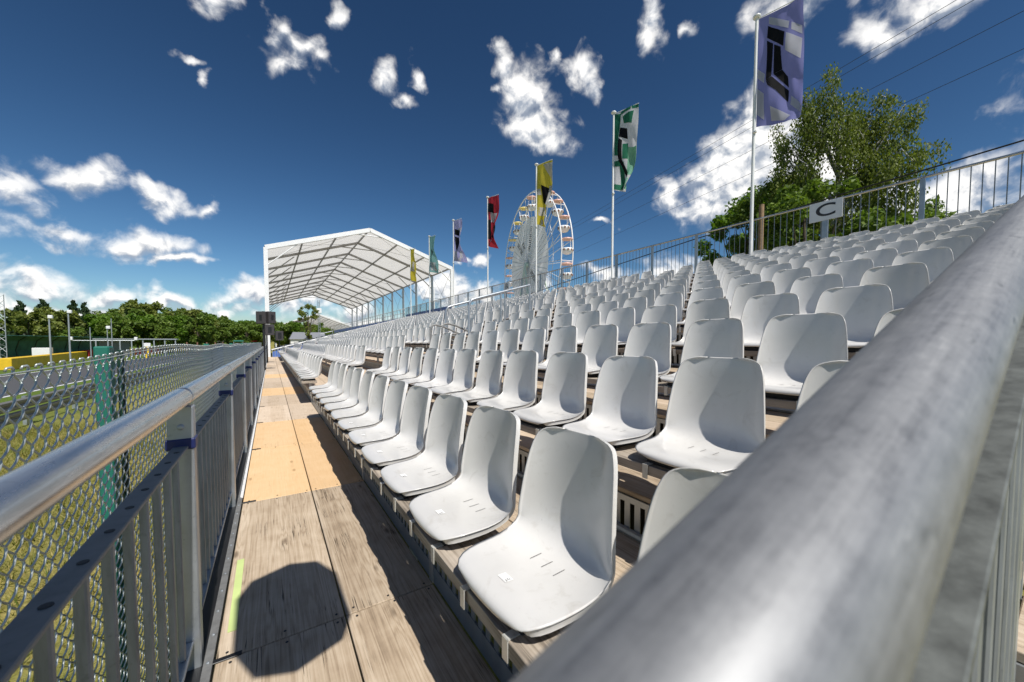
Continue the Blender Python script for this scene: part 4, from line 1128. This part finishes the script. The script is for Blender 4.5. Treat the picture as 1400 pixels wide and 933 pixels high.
row1 = [('conifer', -21.6, 118, 10.5), ('conifer', -19.8, 122, 10.6), ('conifer', -18.5, 120, 11.0), ('olive', -19.4, 104, 8.0), ('conifer', -16.6, 124, 11.4), ('olive', -17.6, 104, 8.4), ('mid', -16.9, 100, 5.0), ('conifer', -15.9, 122, 11.0),
        ('mid', -14.9, 128, 10.0), ('bright', -14.4, 116, 8.6), ('mid', -13.2, 110, 8.0), ('olive', -11.9, 128, 12.4), ('bright', -12.2, 112, 8.6), ('mid', -10.9, 126, 10.6), ('mid', -10.2, 110, 7.6), ('mid', -9.3, 124, 9.6), ('bright', -8.9, 112, 8.0),
        ('olive', -8.0, 124, 10.2), ('mid', -7.2, 112, 8.6), ('bright', -6.2, 126, 9.4), ('olive', -6.4, 116, 8.0), ('mid', -5.2, 124, 8.6), ('mid', -4.2, 116, 7.4), ('bright', -3.4, 128, 8.6), ('mid', -2.6, 118, 7.4), ('bright', -1.8, 130, 8.8), ('mid', -1.0, 122, 8.0), ('olive', -.2, 130, 8.4), ('mid', .8, 124, 8.4), ('mid', 1.8, 130, 8.6), ('bright', 2.8, 128, 8.0)]
row1.sort(key=lambda r_: r_[1])
for i, (k, a, d, h) in enumerate(row1):
    lab = '%s beyond the track, %s tree from the left in the treeline' % (KW[k], ordn(i + 1))
    put_tree(k, a, d, h, lab, FG, i)
for a, d, h, k, lab in ((5.4, 150, 9.0, 'mid', 'mid green tree half hidden by the second tent'), (2.6, 150, 8.0, 'mid', 'mid green tree behind the left posts of the second tent'),
                        (14.0, 130, 7.6, 'olive', 'small olive tree showing under the right eave of the big tent')):
    put_tree(k, a, d, h, lab, 'trees round the second tent', 1)
# wooded hill far behind
hv = []
nx = 60
hill = MB(); 
for i in range(nx + 1):
    a = -34 + 44 * i / nx; 
    for q, (d, hh_) in enumerate(((190, GZ), (300, 6 + 3 * math.sin(i * .35)), (420, 12 + 5 * math.sin(i * .21 + 1)))):
        hill.v.append((d * math.sin(R(a)), d * math.cos(R(a)), hh_))
for i in range(nx):
    for q in range(2): hill.f.append((i * 3 + q, (i + 1) * 3 + q, (i + 1) * 3 + q + 1, i * 3 + q + 1))
tag(hill.build('hills', M['ground']), kind='structure')
C, RR = [], []
for i in range(420):
    a = rng.uniform(-34, 9); d = rng.uniform(180, 400); f = (d - 190) / 230
    C.append((d * math.sin(R(a)), d * math.cos(R(a)), GZ + 3.5 + max(0, f) * 11 + rng.uniform(0, 3))); RR.append(rng.uniform(3.0, 5.0))
V, F = leaf_cloud(C, RR, 42000, .85)
tag(obj('forest_canopy', arr_mesh('forest_canopy', V, F, M['leaf_mid'])), 'distant wooded hillside behind the treeline', 'forest', kind='stuff')

# birch behind the back railing
def birch(x, y, h, w):
    t = thing('birch_tree', 'tall airy birch tree rising behind the back railing right of the sign', 'tree', (x, y, GZ))
    rs_ = np.random.default_rng(5); tr = MB(); C, RR = [], []
    trunk = [(0, 0, 0), (.1, .0, h * .35), (.0, -.1, h * .6), (.15, .1, h * .8), (.3, .35, h * .97)]
    tr.tube(trunk, [.24, .19, .13, .08, .02], 10)
    tdir = Vector((et_.x, et_.y, 0))
    ey = Vector((math.sin(R(78)), math.cos(R(78)), 0)); side = Vector((ey.y, -ey.x, 0))   # side: to the right in the view
    limbs = [(-1.7, 14.2), (1.9, 14.1), (-2.5, 13.3), (3.0, 13.2), (-.3, 14.6), (-1.3, 13.9), (-2.6, 12.4), (-3.5, 10.8), (-3.3, 9.2), (.8, 14.0), (1.5, 12.8), (2.6, 12.4), (3.5, 12.0), (4.0, 10.7), (3.8, 9.2), (2.9, 10.4), (1.5, 10.8), (-1.6, 11.6), (-2.0, 9.4), (.3, 12.6), (2.0, 8.8), (-.8, 9.2), (-2.9, 7.6), (3.2, 7.6), (.6, 7.4)]
    for sx_, z1 in limbs:
        z0 = max(3.0, z1 - 2.6 - abs(sx_) * .75); f0 = z0 / h
        dpt = rs_.uniform(-1.5, 1.5)
        a = Vector((.05, 0, z0)); sx_ = sx_ * (.72 if sx_ > 0 else .95); e_ = side * sx_ + ey * dpt + Vector((0, 0, z1)); m_ = (a + e_) / 2 + Vector((0, 0, .45))
        tr.tube([tuple(a), tuple(m_), tuple(e_)], [.075, .045, .010], 6)
        for q in range(8):
            f = .45 + .55 * q / 7; p = (a * (1 - f) + e_ * f) + Vector((rs_.normal() * .34, rs_.normal() * .34, rs_.normal() * .25))
            C.append(tuple(p)); RR.append(rs_.uniform(.28, .58))
            tr.tube([tuple(a * (1 - f) + e_ * f), tuple(p), tuple(p + Vector((rs_.normal() * .15, rs_.normal() * .15, -.55)))], [.022, .014, .006], 4)
    V, F = leaf_cloud(C, RR, 46000, .068, 1.6)
    tr.build('trunk', M['birch'], None); o = bpy.data.objects['trunk'] if False else COL.objects[-1]
    o.parent = t
    obj('crown', arr_mesh('crown', V, F, M['leaf_birch']), t)
birch(23.1, 6.95, 14.6, 5.6)
def near_tree(x, y, h, w, mat, n, size, label, seed, name='broadleaf_tree'):
    t = thing(name, label, 'tree', (x, y, GZ), 'trees behind the back railing')
    C, RR = deciduous(seed, h, w, n, size, 44)
    V, F = leaf_cloud(C, [r * .8 for r in RR], n, size)
    tr = MB().tube([(0, 0, 0), (.1, .0, h * .5), (0, .1, h * .88)], [.2, .13, .03], 8)
    for q in range(0, len(C), 2): tr.tube([(.05, 0, h * .3), tuple(np.array(C[q]) * .7 + np.array([0, 0, h * .1])), tuple(C[q])], [.06, .035, .012], 5)
    obj('trunk', tr.mesh('trunk', M['bark']), t); obj('crown', arr_mesh('crown', V, F, M[mat]), t)
near_tree(25.6, 12.2, 11.6, 5.6, 'leaf_bright', 17000, .14, 'bright green tree between the near flagpole and the second flagpole', 3)
near_tree(24.5, 9.8, 11.6, 5.4, 'leaf_mid', 16000, .12, 'darker green tree behind the nearest flagpole', 4)
near_tree(21.5, 7.6, 9.8, 4.8, 'leaf_mid', 15000, .12, 'dense tree behind the letter C sign', 8)
near_tree(22.5, 4.6, 8.6, 4.0, 'leaf_mid', 10000, .11, 'low leafy tree under the right side of the birch', 9)
near_tree(27.0, 14.2, 8.8, 4.2, 'leaf_bright', 9000, .13, 'low tree at the left end of the trees behind the railing', 12)
near_tree(8.2, 109.7, 12.3, 4.6, 'leaf_olive', 1500, .30, 'pale olive tree standing before the second tent', 21)
MB().tube([(16.4, 7.3, GZ), (16.42, 7.3, 5.42)], [.11, .09], 10).build('timber_post', M['timber'], None, angle=50)
tag(COL.objects[-1], 'brown timber post standing behind the back railing left of the C sign', 'post')

# ------------------------------------------------------------------ overhead wires and cable
wg = 'overhead power lines'
for (a, b_), z, lab in ((((57.76, 64.25), (45.43, 7.29)), 27.0, 'highest of the four thin power lines across the sky'), (((58.75, 65.72), (45.69, 6.44)), 26.5, 'second thin power line, close beneath the highest one'), (((61.64, 68.1), (47.43, 3.7)), 25.0, 'third thin power line from the top'), (((64.79, 71.54), (49.11, 3.73)), 23.0, 'lowest of the four thin power lines')):
    A_, B_ = Vector((a[0], a[1], z)), Vector((b_[0], b_[1], z)); d = B_ - A_
    pts = [A_ - d * .8 + (d * 2.6) * q / 24 + Vector((0, 0, -.6 * math.sin(math.pi * q / 24) * 1.0)) for q in range(25)]
    tag(MB().tube([tuple(p) for p in pts], .022, 5).build('power_line', M['cable']), lab, 'power line', wg)
cpts = [(12.2, -2.5, 4.15), (12.2, -.5, 3.95), (12.2, .86, 3.86), (12.2, 2.03, 3.80), (12.2, 3.43, 3.74), (12.2, 5.25, 3.63), (12.2, 7.47, 3.50), (12.2, 9.42, 3.34), (12.2, 12.75, 3.06), (12.2, 17, 2.7), (12.2, 24, 2.3)]
tag(MB().tube(cpts, .017, 8).build('black_cable', M['cable'], None, True), 'thick black cable sagging just behind the back railing', 'cable')

# ------------------------------------------------------------------ trackside things on the left
def up(x, y): return (x, y, GZ)
yb_ = thing('safety_barrier', 'yellow padded safety barrier on the far side of the track', 'barrier', (-20, 55, GZ))
def wall(pts, h, t, nm, mat, par):
    for (a, b_) in zip(pts[:-1], pts[1:]):
        a, b_ = Vector((a[0], a[1], 0)), Vector((b_[0], b_[1], 0)); d = b_ - a
        MB().cbox(tuple((a + b_) / 2 + Vector((0, 0, GZ + h / 2))), (d.length - .02, t, h), .03, d.to_track_quat('X', 'Z').to_matrix()).build(nm, mat, par)
wall([(-19.3, 50.5), (-20.8, 61), (-22.5, 72), (-24.3, 84)], 1.0, .9, 'foam_block', M['yellow'], yb_)
rb_ = thing('safety_barrier', 'long red and yellow barrier line far along the track', 'barrier', (-24, 100, GZ))
wall([(-24.6, 86), (-25.5, 97)], 1.15, .8, 'foam_block', M['red'], rb_); wall([(-22.0, 84), (-21.5, 96)], 1.1, .8, 'foam_block', M['yellow'], rb_)
wall([(-21.5, 96.2), (-20, 112)], 1.15, .8, 'foam_block', M['red'], rb_); wall([(-20, 112.3), (-16, 138)], 1.2, .8, 'foam_block', M['yellow'], rb_)
cn = thing('catch_net', 'green netting on curved frames behind the yellow barrier', 'fence', (-26, 62, GZ))
M['net'] = simple('green_net', (.035, .13, .085), .8, var=.35, scale=1.2)
for k in range(12):
    a, b_ = Vector((-30 + k * .45, 56 + k * 3.1, 0)), Vector((-30 + (k + 1) * .45, 56 + (k + 1) * 3.1, 0))
    arc = [(0, 0), (-.15, 1.4), (.15, 2.6), (.9, 3.25), (1.7, 3.2)]
    vs = []
    for p in (a, b_):
        for (o_, z) in arc: vs.append((p.x + o_, p.y, GZ + z))
    MB().add(vs, [(i, i + 1, 6 + i, 5 + i) for i in range(4)]).build('net_panel', M['net'], cn)
    MB().tube([(a.x + o_ + .03, a.y, GZ + z) for o_, z in arc], .06, 5).build('frame', M['darkgreen'], cn)
def mast(x, y, h, label, r=.07, head=True, arm=0):
    t = thing('light_mast', label, 'mast', up(x, y), 'masts beyond the track')
    MB().tube([(x, y, GZ), (x, y, GZ + h)], [r, r * .7], 8).build('mast', M['palesteel'], t)
    if head: MB().cbox((x + .1, y, GZ + h + .15), (.34, .3, .34), .05).build('lamp_head', M['white'], t)
    if arm:
        MB().rod((x - arm * .4, y, GZ + h * .62), (x + arm, y, GZ + h * .62), .05, 6).build('cross_arm', M['palesteel'], t)
        for dx in (-arm * .4, arm): MB().cbox((x + dx, y, GZ + h * .62 + .25), (.3, .3, .4), .04).build('camera_head', M['white'], t)
mast(-18.7, 57, 4.8, 'pale mast with a white lamp head, left of the two lamp masts', .08)
mast(-17.5, 57.4, 5.4, 'pale mast with lamp head on top, nearest the blue cabin', .08)
mast(-18.4, 66, 4.2, 'dark mast with a horizontal camera arm before the trees', .06, False, 4.0)
mast(-15.4, 60, 3.9, 'short thin mast with small lamp beyond the green post', .05)
mast(-14.6, 58.2, 5.0, 'tall bare thin mast right of the green fence post', .05, False)
lt_ = thing('lattice_mast', 'tall steel lattice mast at the left edge beyond the track', 'mast', up(-21.5, 56))
lm = MB()
for q in range(3):
    dx, dy = .35 * math.cos(q * 2.09), .35 * math.sin(q * 2.09); lm.rod((-21.5 + dx, 56 + dy, GZ), (-21.5 + dx, 56 + dy, GZ + 6.9), .035, 5)
    dx2, dy2 = .35 * math.cos((q + 1) * 2.09), .35 * math.sin((q + 1) * 2.09)
    for k in range(14): lm.rod((-21.5 + (dx if k % 2 else dx2), 56 + (dy if k % 2 else dy2), GZ + k * .49), (-21.5 + (dx2 if k % 2 else dx), 56 + (dy2 if k % 2 else dy), GZ + (k + 1) * .49), .018, 4)
lm.build('lattice', M['palesteel'], lt_)
cb_ = thing('site_cabin', 'small blue and white cabin with red roof behind the barrier', 'cabin', up(-27.5, 96))
MB().cbox((-27.5, 96, GZ + 1.2), (3.6, 2.4, 2.3), .03).build('wall', M['white'], cb_)
MB().cbox((-27.9, 94.77, GZ + 1.2), (1.9, .06, 1.9), .01).build('blue_door', M['container'], cb_)
MB().cbox((-26.3, 94.77, GZ + 1.3), (.7, .06, 1.2), .01).build('window', M['ink'], cb_)
MB().cbox((-27.5, 96, GZ + 2.41), (3.8, 2.6, .12), .02).build('roof', M['red'], cb_)
sh = thing('glass_shelter', 'long grey framed open shelter before the trees', 'shelter', up(-18, 82))
for k in range(8):
    MB().box((-22.3 + k * 1.3, 82, GZ + 1.45), (.14, .14, 2.7)).build('post', M['palesteel'], sh)
MB().cbox((-17.8, 82.6, GZ + 2.88), (9.6, 1.6, .16), .02).build('roof', M['palesteel'], sh)
MB().box((-20.6, 83.2, GZ + 1.4), (3.4, .05, 2.4)).build('back_panel', M['flatbar'], sh)
bxg = thing('equipment_box', 'white equipment box behind the yellow barrier', 'box', up(-24.3, 72))
MB().cbox((-24.3, 72, GZ + .85), (1.5, .9, 1.7), .03).build('cabinet', M['white'], bxg)
mk = thing('marshal_post', 'white topped post with orange brown stem by the far barrier', 'post', up(-15.8, 78))
MB().cbox((-15.8, 78, GZ + .85), (.4, .4, 1.7), .02).build('stem', M['yellow'], mk); MB().cbox((-15.8, 78, GZ + 2.0), (.75, .3, .55), .03).build('board', M['white'], mk)
for k in range(12):
    x, y = -13.2 + k * .95, 92 + k * 4.5
    p = thing('fence_post', 'rusty brown post far along the track, %s of its line' % ordn(k + 1), 'post', up(x, y), 'rusty posts along the far verge')
    MB().cbox((x, y, GZ + 1.2), (.22, .22, 2.4), .03).build('shaft', M['brownpost'], p)
for k, (x, y, w, c_) in enumerate([(-9.5, 118, 3.2, 'white'), (-8.6, 132, 2.4, 'green'), (-6.5, 112, 2.0, 'green'), (-5.0, 128, 3.4, 'red'), (-3.6, 138, 3.0, 'red'), (-2.6, 122, 2.6, 'red'), (-1.6, 140, 2.6, 'red')]):
    t = thing('market_canopy', '%s canopy stall far off, %s from the left before the trees' % (c_, ordn(k + 1)), 'canopy', up(x, y), 'small canopies far along the track')
    MB().cbox((x, y, GZ + 2.7), (w, 2.4, .35), .06).build('roof', M[c_], t)
    for dx in (-w * .45, w * .45): MB().box((x + dx, y - 1.1, GZ + 1.25), (.1, .1, 2.5)).build('post', M['palesteel'], t)
    MB().box((x, y + .9, GZ + .9), (w * .86, .2, 1.8)).build('back_panel', M['brownpost'], t)
up_ = thing('utility_pole', 'white utility pole with crossarms seen behind the tent corner', 'pole', (30.5, 79, GZ))
MB().rod((30.5, 79, GZ), (30.5, 79, 12.2), .13, 8).build('pole', M['whitepole'], up_)
for z, w in ((10.6, 2.2), (9.6, 4.6), (9.0, 2.4)): MB().box((30.5, 79, z), (w, .16, .16)).build('crossarm', M['palesteel'], up_)
# small lattice aerial mast and grey roof by the second tent
tm = thing('aerial_mast', 'slim lattice aerial mast behind the second tent', 'mast', up(13.5, 140))
tl = MB()
for k in range(4): tl.rod((13.5 + .5 * (k % 2), 140 + .5 * (k // 2), GZ), (13.5 + .5 * (k % 2), 140 + .5 * (k // 2), 14), .06, 4)
for k in range(16): tl.rod((13.5 + .5 * (k % 2), 140, GZ + k), (14.0 - .5 * (k % 2), 140, GZ + k + 1), .04, 4)
tl.build('lattice', M['palesteel'], tm)
MB().cbox((13.75, 140.2, 10.5), (1.5, .8, 1.6), .05).build('antenna', M['white'], tm)
gb = thing('grey_roofed_building', 'low building with grey pitched roof beyond the far end railing', 'building', up(9.0, 118))
MB().box((9.0, 120, GZ + 1.6), (9, 6, 3.2)).build('wall', M['white'], gb)
MB().add([(4.2, 116.6, GZ + 3.2), (13.8, 116.6, GZ + 3.2), (12.8, 120, GZ + 5.2), (5.2, 120, GZ + 5.2), (4.2, 123.4, GZ + 3.2), (13.8, 123.4, GZ + 3.2)], [(0, 1, 2, 3), (3, 2, 5, 4), (0, 3, 4), (1, 5, 2)]).build('roof', M['grey_roof'], gb)
